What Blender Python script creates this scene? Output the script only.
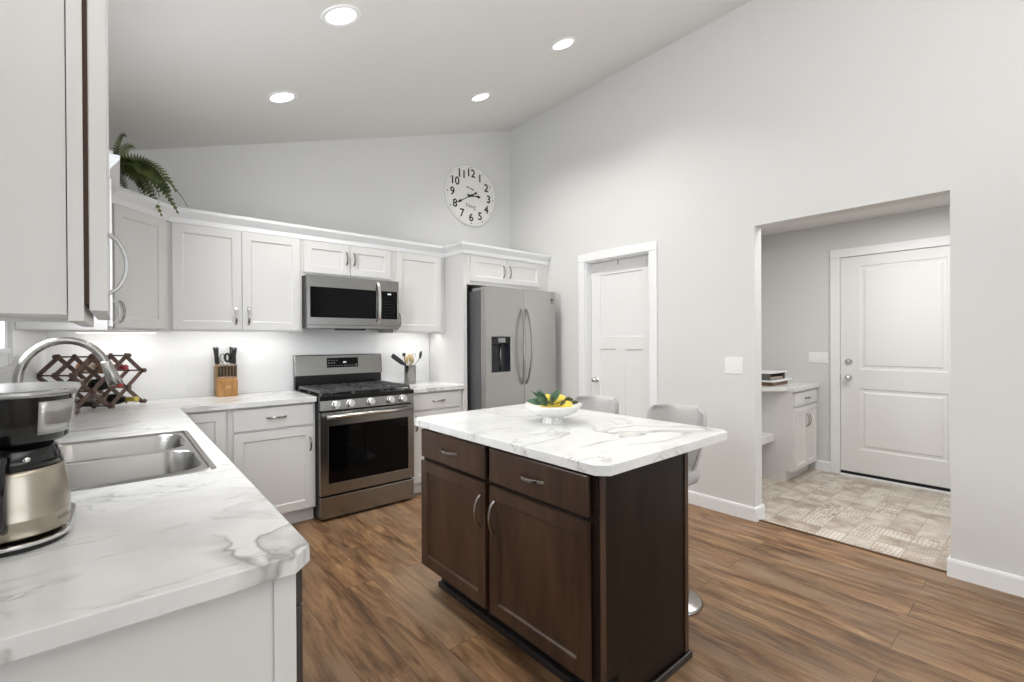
import bpy, bmesh, math, random
from mathutils import Vector, Matrix, noise
random.seed(7)
S = bpy.context.scene
C = S.collection
PI = math.pi
for o in list(bpy.data.objects): bpy.data.objects.remove(o, do_unlink=True)

# ------------------------------------------------------------------ camera
H = 1.3186
yaw, pitch, roll, F = 0.7048, -0.0037, -0.0052, 462.06
f_ = Vector((math.sin(yaw), math.cos(yaw), 0)); r_ = Vector((math.cos(yaw), -math.sin(yaw), 0)); u_ = Vector((0, 0, 1))
f_, u_ = f_*math.cos(pitch)+u_*math.sin(pitch), u_*math.cos(pitch)-f_*math.sin(pitch)
r_, u_ = r_*math.cos(roll)+u_*math.sin(roll), u_*math.cos(roll)-r_*math.sin(roll)
cd = bpy.data.cameras.new('camera'); cam = bpy.data.objects.new('camera', cd); C.objects.link(cam)
M4 = Matrix((r_, u_, -f_)).transposed().to_4x4(); M4.translation = Vector((0, 0, H)); cam.matrix_world = M4
cd.sensor_width = 36; cd.lens = 36*F/1024; cd.shift_x = (512-510.607)/1024; cd.shift_y = (342.044-341)/1024
cd.clip_start = 0.02
S.camera = cam
# ------------------------------------------------------------------ world, exposure
S.view_settings.view_transform = 'Standard'; S.view_settings.look = 'None'
S.view_settings.gamma = 1; S.view_settings.use_curve_mapping = False
S.view_settings.exposure = 0.18
w = bpy.data.worlds.new('sky'); S.world = w; w.use_nodes = True
bg = w.node_tree.nodes['Background']; bg.inputs[0].default_value = (0.88, 0.94, 1.0, 1); bg.inputs[1].default_value = 2.3

# ------------------------------------------------------------------ area lamps: daylight at the sink window, added fill
def area(name, loc, direction, sx, sy, power, col=(1, 1, 1), spread=PI):
    l = bpy.data.lights.new(name, 'AREA'); l.shape = 'RECTANGLE'; l.size = sx; l.size_y = sy
    l.energy = power; l.color = col; l.spread = spread
    o = bpy.data.objects.new(name, l); C.objects.link(o); o.location = loc
    o.rotation_euler = Vector(direction).to_track_quat('-Z', 'Y').to_euler()
    return o
YR = -3.6   # wall behind the camera
area('added_bounce_fill', (.95, -.75, 1.95), (.0, .10, 1), 1.4, 1.4, 58, (1, .99, .97))  # added unseen up-light behind the camera, evens out the room
area('daylight_sink_window', (-0.46, 2.3, 1.66), (1, 0, -.15), .98, .8, 26, (0.93, .965, 1.0), 2.5)

# ------------------------------------------------------------------ dimensions
XL, XR, YB, XC, YC, YE = -.350, 3.506, 4.122, .291, 3.487, .930
ZC = .914
XN, YN = 5.365, 2.12      # nook far wall, nook side wall
XU, YU = -.018, 3.7875    # faces of upper doors
def zc(x): return 2.6153+.3284*x

# ------------------------------------------------------------------ materials
def lin(c):
    c = [v/255 for v in c]
    return tuple((v/12.92 if v <= .04045 else ((v+.055)/1.055)**2.4) for v in c)+(1,)
def mat(name, col, rough=.5, metal=0, spec=.5, coat=0):
    m = bpy.data.materials.new(name); m.use_nodes = True
    b = m.node_tree.nodes['Principled BSDF']
    b.inputs['Base Color'].default_value = lin(col); b.inputs['Roughness'].default_value = rough
    b.inputs['Metallic'].default_value = metal; b.inputs['Specular IOR Level'].default_value = spec
    b.inputs['Coat Weight'].default_value = coat
    return m
def N(m, t, **k):
    n = m.node_tree.nodes.new(t)
    for a, v in k.items():
        if a in n.inputs: n.inputs[a].default_value = v
        else: setattr(n, a, v)
    return n
def L(m, a, b): m.node_tree.links.new(a, b)
def bsdf(m): return m.node_tree.nodes['Principled BSDF']
def coords(m, scale=(1, 1, 1), rot=(0, 0, 0)):
    tc = N(m, 'ShaderNodeTexCoord'); mp = N(m, 'ShaderNodeMapping')
    mp.inputs['Scale'].default_value = scale; mp.inputs['Rotation'].default_value = rot
    L(m, tc.outputs['Object'], mp.inputs['Vector']); return mp.outputs['Vector']
def ramp(m, fac, stops):
    r = N(m, 'ShaderNodeValToRGB'); e = r.color_ramp.elements
    while len(e) < len(stops): e.new(.5)
    for el, (p, c) in zip(e, stops): el.position = p; el.color = c if len(c) == 4 else lin(c)
    L(m, fac, r.inputs[0]); return r.outputs[0]
def mixc(m, fac, a, b, mode='MIX'):
    n = N(m, 'ShaderNodeMix', data_type='RGBA', blend_type=mode)
    for s, v in ((n.inputs[0], fac), (n.inputs[6], a), (n.inputs[7], b)):
        if hasattr(v, 'is_linked') or hasattr(v, 'links'): L(m, v, s)
        else: s.default_value = v
    return n.outputs[2]
def bump(m, h, strength=.1, dist=.01):
    b = N(m, 'ShaderNodeBump'); b.inputs['Strength'].default_value = strength; b.inputs['Distance'].default_value = dist
    L(m, h, b.inputs['Height']); L(m, b.outputs[0], bsdf(m).inputs['Normal'])

def painted(name, col, rough=.5, s=60, bs=.04):
    m = mat(name, col, rough)
    v = coords(m); n = N(m, 'ShaderNodeTexNoise', Scale=s, Detail=3.0); L(m, v, n.inputs['Vector'])
    bump(m, n.outputs[0], bs, .002); return m
WALL = painted('wall_paint', (214, 214, 212), .75, 90, .06)
CEIL = painted('ceiling_paint', (226, 225, 223), .85, 70, .1)
TRIM = painted('trim_paint', (234, 235, 236), .4)
CABW = painted('cabinet_white_paint', (218, 217, 215), .35, 25, .02)
DOORW = painted('door_white_paint', (229, 229, 228), .4)

def marble():
    m = mat('marble_laminate', (222, 222, 218), .22, 0, .5)
    v = coords(m, (1, 1, 1))
    mp = N(m, 'ShaderNodeMapping'); mp.inputs['Scale'].default_value = (.8, 1.5, 1.2); mp.inputs['Rotation'].default_value = (0, 0, .5)
    L(m, v, mp.inputs['Vector'])
    def vein(scale, w_, seed, dist, mk0, mk1):
        ad = N(m, 'ShaderNodeVectorMath', operation='ADD'); ad.inputs[1].default_value = (seed, seed*.7, seed*.3); L(m, mp.outputs[0], ad.inputs[0])
        n1 = N(m, 'ShaderNodeTexNoise', Scale=scale, Detail=4.5, Roughness=.55, Distortion=dist); L(m, ad.outputs[0], n1.inputs['Vector'])
        a = ramp(m, n1.outputs[0], [(.5-w_*2.2, (0, 0, 0, 1)), (.5-w_*.3, (.55, .55, .55, 1)), (.5, (1, 1, 1, 1)), (.5+w_*.5, (0, 0, 0, 1))])
        n2 = N(m, 'ShaderNodeTexNoise', Scale=scale*2.1, Detail=3.0); L(m, ad.outputs[0], n2.inputs['Vector'])
        k = ramp(m, n2.outputs[0], [(mk0, (0, 0, 0, 1)), (mk1, (1, 1, 1, 1))])
        mul = N(m, 'ShaderNodeMath', operation='MULTIPLY'); L(m, a, mul.inputs[0]); L(m, k, mul.inputs[1]); return mul.outputs[0]
    n3 = N(m, 'ShaderNodeTexNoise', Scale=2.2, Detail=5.0, Roughness=.6, Distortion=1.0); L(m, mp.outputs[0], n3.inputs['Vector'])
    c = ramp(m, n3.outputs[0], [(.33, (211, 212, 211)), (.6, (226, 226, 224))])
    c = mixc(m, vein(1.05, .018, 3.3, 1.1, .44, .62), c, lin((152, 149, 144)))
    c = mixc(m, vein(1.9, .012, 21.7, 1.4, .47, .66), c, lin((166, 162, 157)))
    L(m, c, bsdf(m).inputs['Base Color'])
    return m
MARBLE = marble()

def steel(name, col, rough=.28, axis='z'):
    m = mat(name, col, rough, 1)
    sc = {'z': (40, 40, .5), 'x': (.5, 40, 40), 'y': (40, .5, 40)}[axis]
    v = coords(m, sc); n = N(m, 'ShaderNodeTexNoise', Scale=3.0, Detail=2.0); L(m, v, n.inputs['Vector'])
    r = N(m, 'ShaderNodeMapRange'); r.inputs[3].default_value = rough-.015; r.inputs[4].default_value = rough+.025
    L(m, n.outputs[0], r.inputs[0]); L(m, r.outputs[0], bsdf(m).inputs['Roughness'])
    return m
STEEL = steel('brushed_stainless_steel', (152, 151, 148), .22, 'x')
STEELV = steel('fridge_stainless_steel', (188, 187, 184), .34, 'z')
SINKM = mat('sink_stainless_steel', (156, 154, 151), .27, 1)
NICKEL0 = steel('satin_nickel', (176, 173, 168), .26, 'z')
NICKEL = mat('satin_nickel_smooth', (170, 168, 164), .24, 1)  # entries with None: added unseen lamps without fixtures, to brighten the room
CHROME = mat('polished_chrome', (225, 225, 225), .06, 1)
KNOBM = mat('polished_knob_steel', (225, 225, 225), .18, 1)
FRSIDE = mat('fridge_side_grey', (110, 111, 112), .4, .4)
BLACK = mat('gloss_black_plastic', (14, 14, 15), .12)
GLASSB = mat('black_oven_glass', (5, 5, 6), .08, 0, .18)
ENAMEL = mat('black_enamel', (14, 14, 14), .25)
BRIGHT = mat('bright_handle_steel', (214, 213, 210), .22, 1)
IRON = mat('cast_iron', (78, 78, 79), .3)
DARKGREY = mat('dark_grey_plastic', (52, 54, 58), .4)
GREYM = mat('mid_grey_plastic', (150, 150, 150), .4)
WHITEINK = mat('white_marking', (215, 215, 215), .5)
INK = mat('black_ink', (28, 28, 28), .5)
GREYINK = mat('grey_ink', (120, 118, 114), .6)
CLOCKF = painted('clock_face_white', (226, 225, 220), .6)
SHADOWM = mat('black_rubber_and_gap_shade', (18, 17, 17), .8)  # rubber of the door sweep; painted shade under range and island
BROWNRAW = painted('raw_brown_board', (62, 40, 26), .7)
CERAM = mat('white_ceramic', (233, 233, 230), .15)
PLATE = mat('switch_plate_plastic', (238, 238, 236), .35)

def emis(name, col, s):
    m = bpy.data.materials.new(name); m.use_nodes = True; nt = m.node_tree; nt.nodes.clear()
    e = nt.nodes.new('ShaderNodeEmission'); e.inputs[0].default_value = lin(col); e.inputs[1].default_value = s
    o = nt.nodes.new('ShaderNodeOutputMaterial'); nt.links.new(e.outputs[0], o.inputs[0]); return m
LAMP = emis('downlight_glow', (255, 252, 246), 9)
LED = emis('led_strip_glow', (255, 250, 240), 4)
DISPLAY = emis('lit_display_digits', (235, 240, 245), 1.2)

def wood(name, c1, c2, c3, scale=(14, 14, 1.2), rough=.4, coat=.0, rot=(0, 0, 0)):
    m = mat(name, c1, rough, 0, .5, coat)
    v = coords(m, scale, rot); n = N(m, 'ShaderNodeTexNoise', Scale=1.6, Detail=6.0, Roughness=.6, Distortion=.6); L(m, v, n.inputs['Vector'])
    c = ramp(m, n.outputs[0], [(.3, c1), (.5, c2), (.72, c3)]); L(m, c, bsdf(m).inputs['Base Color'])
    bump(m, n.outputs[0], .06, .002); return m
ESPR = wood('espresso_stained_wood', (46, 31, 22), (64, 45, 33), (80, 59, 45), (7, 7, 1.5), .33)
ESPD = wood('espresso_end_panel_and_gap_shade', (20, 14, 10), (28, 20, 14), (37, 27, 20), (9, 9, 1.2), .36)  # end panel wood; on the face frame it paints in door-gap shade
BLOCKW = wood('knife_block_wood', (150, 104, 52), (176, 128, 70), (196, 150, 92), (12, 12, 3), .45)
BLOCKS = wood('knife_block_side_wood', (120, 96, 62), (148, 122, 84), (166, 140, 100), (12, 12, 3), .45)
RACKW = wood('wine_rack_walnut', (72, 54, 47), (96, 75, 66), (118, 96, 86), (20, 20, 20), .5)

def floor_mat():
    m = mat('wood_plank_floor', (112, 82, 58), .33, 0, .45)
    v = coords(m, (1, 1, 1), (0, 0, PI/2))
    br = N(m, 'ShaderNodeTexBrick', offset=.37, offset_frequency=2, squash=1)
    br.inputs['Scale'].default_value = 1; br.inputs['Mortar Size'].default_value = .0012; br.inputs['Mortar Smooth'].default_value = .2
    br.inputs['Brick Width'].default_value = 1.22; br.inputs['Row Height'].default_value = .178; br.inputs['Bias'].default_value = 0
    br.inputs['Color1'].default_value = (0, 0, 0, 1); br.inputs['Color2'].default_value = (1, 1, 1, 1); br.inputs['Mortar'].default_value = (.5, .5, .5, 1)
    L(m, v, br.inputs['Vector'])
    # per-plank shift of the grain
    add = N(m, 'ShaderNodeVectorMath', operation='MULTIPLY_ADD'); add.inputs[1].default_value = (7, 13, 5)
    L(m, br.outputs['Color'], add.inputs[0]); L(m, v, add.inputs[2])
    mp = N(m, 'ShaderNodeMapping'); mp.inputs['Scale'].default_value = (1.6, 9, 1); L(m, add.outputs[0], mp.inputs['Vector'])
    n = N(m, 'ShaderNodeTexNoise', Scale=1.5, Detail=8.0, Roughness=.62, Distortion=.7); L(m, mp.outputs[0], n.inputs['Vector'])
    c = ramp(m, n.outputs[0], [(.28, (78, 57, 40)), (.42, (112, 83, 57)), (.53, (140, 108, 77)), (.64, (160, 127, 92)), (.78, (176, 148, 114))])
    mp2 = N(m, 'ShaderNodeMapping'); mp2.inputs['Scale'].default_value = (2.5, 42, 1); L(m, add.outputs[0], mp2.inputs['Vector'])
    n2 = N(m, 'ShaderNodeTexNoise', Scale=1.5, Detail=4.0, Roughness=.7); L(m, mp2.outputs[0], n2.inputs['Vector'])
    g = ramp(m, n2.outputs[0], [(.32, (.55, .53, .51, 1)), (.55, (1, 1, 1, 1))])
    c = mixc(m, .75, c, g, 'MULTIPLY')
    t = ramp(m, br.outputs['Color'], [(0, (.80, .79, .80, 1)), (.5, (1.0, 1.0, 1.0, 1)), (1, (1.16, 1.1, 1.03, 1))])
    c = mixc(m, .5, c, t, 'MULTIPLY')
    mp3 = N(m, 'ShaderNodeMapping'); mp3.inputs['Scale'].default_value = (1.3, 3.5, 1); L(m, add.outputs[0], mp3.inputs['Vector'])
    n3 = N(m, 'ShaderNodeTexNoise', Scale=1.3, Detail=3.0); L(m, mp3.outputs[0], n3.inputs['Vector'])
    gr = ramp(m, n3.outputs[0], [(.48, (0, 0, 0, 1)), (.68, (.6, .6, .6, 1))])
    c = mixc(m, gr, c, lin((142, 120, 98)))
    vk = N(m, 'ShaderNodeTexVoronoi', feature='F1'); vk.inputs['Scale'].default_value = 1.0
    mp4 = N(m, 'ShaderNodeMapping'); mp4.inputs['Scale'].default_value = (1.4, 3.4, 1); L(m, add.outputs[0], mp4.inputs['Vector']); L(m, mp4.outputs[0], vk.inputs['Vector'])
    kn = ramp(m, vk.outputs['Distance'], [(.0, (.8, .8, .8, 1)), (.05, (.5, .5, .5, 1)), (.11, (0, 0, 0, 1))])
    c = mixc(m, kn, c, lin((70, 50, 36)))
    c = mixc(m, br.outputs['Fac'], c, lin((64, 47, 35)))
    L(m, c, bsdf(m).inputs['Base Color'])
    rr = N(m, 'ShaderNodeMapRange'); rr.inputs[3].default_value = .34; rr.inputs[4].default_value = .5
    L(m, n2.outputs[0], rr.inputs[0]); L(m, rr.outputs[0], bsdf(m).inputs['Roughness'])
    bump(m, n2.outputs[0], .12, .002)
    return m
FLOORM = floor_mat()

def tile_mat():
    m = mat('patterned_entry_tile', (190, 180, 168), .35)
    v = coords(m)
    def brick(ms):
        b = N(m, 'ShaderNodeTexBrick', offset=0.0, squash=1)
        b.inputs['Scale'].default_value = 1; b.inputs['Mortar Size'].default_value = ms; b.inputs['Brick Width'].default_value = .15; b.inputs['Row Height'].default_value = .15
        b.inputs['Color1'].default_value = (0, 0, 0, 1); b.inputs['Color2'].default_value = (1, 1, 1, 1); b.inputs['Mortar'].default_value = (.5, .5, .5, 1)
        L(m, v, b.inputs['Vector']); return b
    b = brick(.0022)
    add = N(m, 'ShaderNodeVectorMath', operation='MULTIPLY_ADD'); add.inputs[1].default_value = (3.1, 5.7, 2); L(m, b.outputs['Color'], add.inputs[0]); L(m, v, add.inputs[2])
    mg = N(m, 'ShaderNodeTexMagic', turbulence_depth=3); mg.inputs['Scale'].default_value = 42; mg.inputs['Distortion'].default_value = 1.6; L(m, add.outputs[0], mg.inputs['Vector'])
    vo = N(m, 'ShaderNodeTexVoronoi', feature='DISTANCE_TO_EDGE'); vo.inputs['Scale'].default_value = 42; vo.inputs['Randomness'].default_value = .45; L(m, add.outputs[0], vo.inputs['Vector'])
    p1 = ramp(m, mg.outputs['Fac'], [(.42, (0, 0, 0, 1)), (.50, (1, 1, 1, 1))])
    p2 = ramp(m, vo.outputs['Distance'], [(.07, (1, 1, 1, 1)), (.13, (0, 0, 0, 1))])
    sel = ramp(m, b.outputs['Color'], [(.45, (0, 0, 0, 1)), (.55, (1, 1, 1, 1))])
    p = mixc(m, sel, p1, p2)
    n = N(m, 'ShaderNodeTexNoise', Scale=9.0, Detail=4.0); L(m, v, n.inputs['Vector'])
    base = ramp(m, n.outputs[0], [(.35, (204, 195, 184)), (.65, (224, 218, 209))])
    dk = ramp(m, n.outputs[0], [(.35, (152, 134, 118)), (.65, (192, 181, 169))])
    c = mixc(m, p, base, dk)
    c = mixc(m, b.outputs['Fac'], c, lin((160, 148, 136)))
    L(m, c, bsdf(m).inputs['Base Color']); return m
TILEM = tile_mat()

def splash_mat():
    m = mat('white_subway_tile', (236, 237, 237), .2)
    tc = N(m, 'ShaderNodeTexCoord'); sx = N(m, 'ShaderNodeSeparateXYZ'); L(m, tc.outputs['Object'], sx.inputs[0])
    ad = N(m, 'ShaderNodeMath', operation='ADD'); L(m, sx.outputs[0], ad.inputs[0]); L(m, sx.outputs[1], ad.inputs[1])
    cx = N(m, 'ShaderNodeCombineXYZ'); L(m, ad.outputs[0], cx.inputs[0]); L(m, sx.outputs[2], cx.inputs[1])
    b = N(m, 'ShaderNodeTexBrick', offset=.5); b.inputs['Scale'].default_value = 1; b.inputs['Mortar Size'].default_value = .0015
    b.inputs['Brick Width'].default_value = .2; b.inputs['Row Height'].default_value = .0668
    b.inputs['Color1'].default_value = lin((236, 237, 238)); b.inputs['Color2'].default_value = lin((232, 233, 234)); b.inputs['Mortar'].default_value = lin((230, 231, 232))
    L(m, cx.outputs[0], b.inputs['Vector']); L(m, b.outputs[0], bsdf(m).inputs['Base Color'])
    return m
SPLASH = splash_mat()

def fabric(name, col):
    m = mat(name, col, .9, 0, .2); v = coords(m); n = N(m, 'ShaderNodeTexNoise', Scale=350.0, Detail=2.0); L(m, v, n.inputs['Vector'])
    c = ramp(m, n.outputs[0], [(.35, tuple(max(0, x-14) for x in col)), (.65, tuple(min(255, x+8) for x in col))]); L(m, c, bsdf(m).inputs['Base Color'])
    bump(m, n.outputs[0], .15, .002); return m
FABRIC = fabric('light_grey_upholstery', (184, 182, 180))
def leafm(name, a, b, s=12):
    m = mat(name, a, .55); v = coords(m); n = N(m, 'ShaderNodeTexNoise', Scale=float(s), Detail=2.0); L(m, v, n.inputs['Vector'])
    L(m, ramp(m, n.outputs[0], [(.35, a), (.65, b)]), bsdf(m).inputs['Base Color']); return m
FERN = leafm('fern_green', (44, 58, 26), (112, 124, 66))
BAY = leafm('bluish_green_leaf', (62, 92, 70), (96, 128, 98), 30)
LEAFD = leafm('dark_green_leaf', (52, 60, 28), (88, 96, 44), 30)
LEMON = leafm('lemon_yellow', (226, 198, 62), (238, 216, 104), 40)
bump(LEMON, N(LEMON, 'ShaderNodeTexNoise', Scale=300.0).outputs[0], .2, .002)

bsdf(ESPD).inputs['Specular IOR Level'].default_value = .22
# ------------------------------------------------------------------ object helpers
OFF = {}
def tag(o, label=None, cat=None, group=None, kind=None):
    if label: o['label'] = label
    if cat: o['category'] = cat
    if group: o['group'] = group
    if kind: o['kind'] = kind
    return o
def thing(name, label, cat, loc=(0, 0, 0), group=None, rz=0):
    o = bpy.data.objects.new(name, None); C.objects.link(o); o.location = loc; o.rotation_euler = (0, 0, rz)
    o.empty_display_size = .05; OFF[o.name] = Vector(loc); return tag(o, label, cat, group)
def obj(name, bm, m, parent=None, smooth=False, bevel=0, segs=2, label=None, angle=35):
    off = OFF.get(parent.name, Vector()) if parent else Vector()
    bmesh.ops.recalc_face_normals(bm, faces=bm.faces)
    if parent: bmesh.ops.translate(bm, verts=bm.verts, vec=-off)
    else:
        pass
    me = bpy.data.meshes.new(name); bm.to_mesh(me); bm.free()
    for mm in (m if isinstance(m, (list, tuple)) else [m]): me.materials.append(mm)
    if smooth:
        for p in me.polygons: p.use_smooth = True
    o = bpy.data.objects.new(name, me); C.objects.link(o)
    if parent: o.parent = parent; OFF[o.name] = off
    if bevel:
        b = o.modifiers.new('bevel', 'BEVEL'); b.width = bevel; b.segments = segs; b.limit_method = 'ANGLE'; b.angle_limit = math.radians(angle)
        b.harden_normals = False
    if label: o['label'] = label
    return o
def solo(name, bm, m, label, cat, group=None, loc=None, **k):
    """a thing that is one mesh, origin at loc"""
    if loc is not None: bmesh.ops.translate(bm, verts=bm.verts, vec=-Vector(loc))
    o = obj(name, bm, m, None, **k)
    if loc is not None: o.location = loc
    return tag(o, label, cat, group)
def struct(name, bm, m, **k): o = obj(name, bm, m, None, **k); o['kind'] = 'structure'; return o
def copy_tree(o, parent=None):
    c = o.copy(); C.objects.link(c)
    if parent: c.parent = parent
    for ch in list(o.children): copy_tree(ch, c)
    return c
def BM(): return bmesh.new()
def box(bm, x0, x1, y0, y1, z0, z1, mi=0):
    vs = [bm.verts.new(p) for p in ((x0, y0, z0), (x1, y0, z0), (x1, y1, z0), (x0, y1, z0), (x0, y0, z1), (x1, y0, z1), (x1, y1, z1), (x0, y1, z1))]
    for q in ((0, 3, 2, 1), (4, 5, 6, 7), (0, 1, 5, 4), (1, 2, 6, 5), (2, 3, 7, 6), (3, 0, 4, 7)):
        bm.faces.new([vs[i] for i in q]).material_index = mi
    return bm
def bx(*a, **k): return box(BM(), *a, **k)
def poly_prism(bm, pts, z0, z1, hole=None, mi=0):
    """pts: xy outline, optional rectangular/any hole outline"""
    rings = [pts]+([hole] if hole else [])
    top = []; bot = []
    for z, out in ((z0, bot), (z1, top)):
        vv = []; ee = []
        for rg in rings:
            vs = [bm.verts.new((x, y, z)) for x, y in rg]; vv.append(vs)
            ee += [bm.edges.new((vs[i], vs[(i+1) % len(vs)])) for i in range(len(vs))]
        if hole:
            r = bmesh.ops.triangle_fill(bm, use_beauty=True, edges=ee)
        else: bm.faces.new(vv[0])
        out.append(vv)
    for a, b in zip(bot[0], top[0]):
        for i in range(len(a)):
            j = (i+1) % len(a); bm.faces.new((a[i], a[j], b[j], b[i]))
    return bm
def frame_of(d):
    d = Vector(d).normalized(); up = Vector((0, 0, 1)) if abs(d.z) < .95 else Vector((1, 0, 0))
    a = d.cross(up).normalized(); b = a.cross(d).normalized(); return a, b
def tube(bm, pts, rad, n=10, cap=True, mi=0):
    pts = [Vector(p) for p in pts]; rings = []
    rr = rad if isinstance(rad, (list, tuple)) else [rad]*len(pts)
    a = None
    for i, p in enumerate(pts):
        d = (pts[min(i+1, len(pts)-1)]-pts[max(i-1, 0)]).normalized()
        if a is None: a, b = frame_of(d)
        else: a = (a-d*a.dot(d)).normalized(); b = a.cross(d)
        rings.append([bm.verts.new(p+(a*math.cos(2*PI*k/n)+b*math.sin(2*PI*k/n))*rr[i]) for k in range(n)])
    for i in range(len(rings)-1):
        for k in range(n): bm.faces.new((rings[i][k], rings[i][(k+1) % n], rings[i+1][(k+1) % n], rings[i+1][k])).material_index = mi
    if cap: bm.faces.new(rings[0]).material_index = mi; bm.faces.new(rings[-1]).material_index = mi
    return bm
def lathe(bm, prof, c, n=32, axis=(0, 0, 1), mi=0, flute=None, sx=1, sy=1, cap=True):
    """prof: (r, h) list"""
    ax = Vector(axis).normalized()
    if abs(ax.z) > .99: a, b = Vector((1, 0, 0)), Vector((0, 1, 0))
    else: a, b = frame_of(ax)
    c = Vector(c); rings = []
    for r, h in prof:
        rings.append([bm.verts.new(c+ax*h+(a*math.cos(2*PI*k/n)*sx+b*math.sin(2*PI*k/n)*sy)*(r*(flute(k) if flute else 1))) for k in range(n)])
    for i in range(len(rings)-1):
        for k in range(n): bm.faces.new((rings[i][k], rings[i][(k+1) % n], rings[i+1][(k+1) % n], rings[i+1][k])).material_index = mi
    if cap:
        bm.faces.new(rings[0]).material_index = mi; bm.faces.new(rings[-1]).material_index = mi
    return bm
def sweep_rect(bm, pts, wdir, w, t):
    """flat bar: path pts, width w along wdir, thickness t across"""
    pts = [Vector(p) for p in pts]; wdir = Vector(wdir).normalized(); rings = []
    for i, p in enumerate(pts):
        d = (pts[min(i+1, len(pts)-1)]-pts[max(i-1, 0)]).normalized(); nrm = d.cross(wdir).normalized()
        rings.append([bm.verts.new(p+wdir*w/2*sw+nrm*t/2*st) for sw, st in ((-1, -1), (1, -1), (1, 1), (-1, 1))])
    for i in range(len(rings)-1):
        for k in range(4): bm.faces.new((rings[i][k], rings[i][(k+1) % 4], rings[i+1][(k+1) % 4], rings[i+1][k]))
    bm.faces.new(rings[0]); bm.faces.new(rings[-1]); return bm

# a local panel frame: origin o at lower-left of the face, u along width, n outward normal, z up
class Face:
    def __init__(s, o, u, n): s.o = Vector(o); s.u = Vector(u).normalized(); s.n = Vector(n).normalized(); s.z = Vector((0, 0, 1))
    def p(s, a, z, d=0): return s.o+s.u*a+s.z*z+s.n*d
def fbox(bm, F_, a0, a1, z0, z1, d0, d1, mi=0):
    vs = [bm.verts.new(F_.p(a, z, d)) for a, z, d in ((a0, z0, d0), (a1, z0, d0), (a1, z0, d1), (a0, z0, d1), (a0, z1, d0), (a1, z1, d0), (a1, z1, d1), (a0, z1, d1))]
    for q in ((0, 3, 2, 1), (4, 5, 6, 7), (0, 1, 5, 4), (1, 2, 6, 5), (2, 3, 7, 6), (3, 0, 4, 7)):
        bm.faces.new([vs[i] for i in q]).material_index = mi
    return bm
def panel_slab(bm, F_, a0, a1, z0, z1, th, panels, depth=.008, slope=.004, raised=0):
    """slab with recessed panels (a0,a1,z0,z1), front face at d=th"""
    # front face as grid with holes
    xs = sorted({a0, a1}|{v for p in panels for v in p[:2]}); zs = sorted({z0, z1}|{v for p in panels for v in p[2:]})
    vt = {}
    def V(a, z, d):
        k = (round(a, 5), round(z, 5), round(d, 5))
        if k not in vt: vt[k] = bm.verts.new(F_.p(a, z, d))
        return vt[k]
    for i in range(len(xs)-1):
        for j in range(len(zs)-1):
            mx, mz = (xs[i]+xs[i+1])/2, (zs[j]+zs[j+1])/2
            if any(p[0] < mx < p[1] and p[2] < mz < p[3] for p in panels): continue
            bm.faces.new((V(xs[i], zs[j], th), V(xs[i+1], zs[j], th), V(xs[i+1], zs[j+1], th), V(xs[i], zs[j+1], th)))
    for p in panels:
        rings = [(0, th), (slope, th-depth)]
        if raised: rings += [(slope+.018, th-depth), (slope+.034, th-.001)]
        prev = None
        for ins, d in rings:
            q = [V(p[0]+ins, p[2]+ins, d), V(p[1]-ins, p[2]+ins, d), V(p[1]-ins, p[3]-ins, d), V(p[0]+ins, p[3]-ins, d)] if ins else None
            if ins == 0:
                # subdivided ring handled by corners only
                q = [V(p[0], p[2], d), V(p[1], p[2], d), V(p[1], p[3], d), V(p[0], p[3], d)]
            if prev:
                for k in range(4): bm.faces.new((prev[k], prev[(k+1) % 4], q[(k+1) % 4], q[k]))
            prev = q
        bm.faces.new(prev)
    B = [V(a0, z0, 0), V(a1, z0, 0), V(a1, z1, 0), V(a0, z1, 0)]; T = [V(a0, z0, th), V(a1, z0, th), V(a1, z1, th), V(a0, z1, th)]
    bm.faces.new(B)
    for k in range(4): bm.faces.new((B[k], B[(k+1) % 4], T[(k+1) % 4], T[k]))
    return bm
def shaker(name, F_, a0, a1, z0, z1, m, parent, th=.019, rail=.058, depth=.009, label=None):
    bm = panel_slab(BM(), F_, a0, a1, z0, z1, th, [(a0+rail, a1-rail, z0+rail, z1-rail)], depth)
    return obj(name, bm, m, parent, bevel=.0018, segs=1, label=label)
def slabfront(name, F_, a0, a1, z0, z1, m, parent, th=.019):
    return obj(name, fbox(BM(), F_, a0, a1, z0, z1, 0, th), m, parent, bevel=.004)
def pull(F_, a, z, vertical, parent, d0=.019, Ln=.128, out=.030, m=None, w=.013):
    pts = []
    for i in range(15):
        t = i/14; s = (t-.5)*Ln; d = d0-.001+out*math.sin(PI*t)**.55
        pts.append(F_.p(a, z+s, d) if vertical else F_.p(a+s, z, d))
    return obj('handle', sweep_rect(BM(), pts, F_.u if vertical else F_.z, w, .0075), m or NICKEL, parent, smooth=False, bevel=.0012, segs=1)

# ------------------------------------------------------------------ room shell
XO = XL-.0   # inner face of left wall
yo0, yo1, zo = .371, 1.400, 2.136     # wide opening to the entry
yd0, yd1, zd = 2.262, 2.985, 2.082    # pantry door opening
TW = .118
def prism_x(bm, x0, x1, yz):
    A = [bm.verts.new((x0, y, z)) for y, z in yz]; B = [bm.verts.new((x1, y, z)) for y, z in yz]
    bm.faces.new(A); bm.faces.new(B)
    for i in range(len(yz)): j = (i+1) % len(yz); bm.faces.new((A[i], A[j], B[j], B[i]))
    return bm
def prism_y(bm, y0, y1, xz):
    A = [bm.verts.new((x, y0, z)) for x, z in xz]; B = [bm.verts.new((x, y1, z)) for x, z in xz]
    bm.faces.new(A); bm.faces.new(B)
    for i in range(len(xz)): j = (i+1) % len(xz); bm.faces.new((A[i], A[j], B[j], B[i]))
    return bm
struct('floor', bx(XL-.12, XR+.04, YR-.1, YB+.1, -.05, 0), FLOORM)
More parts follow.
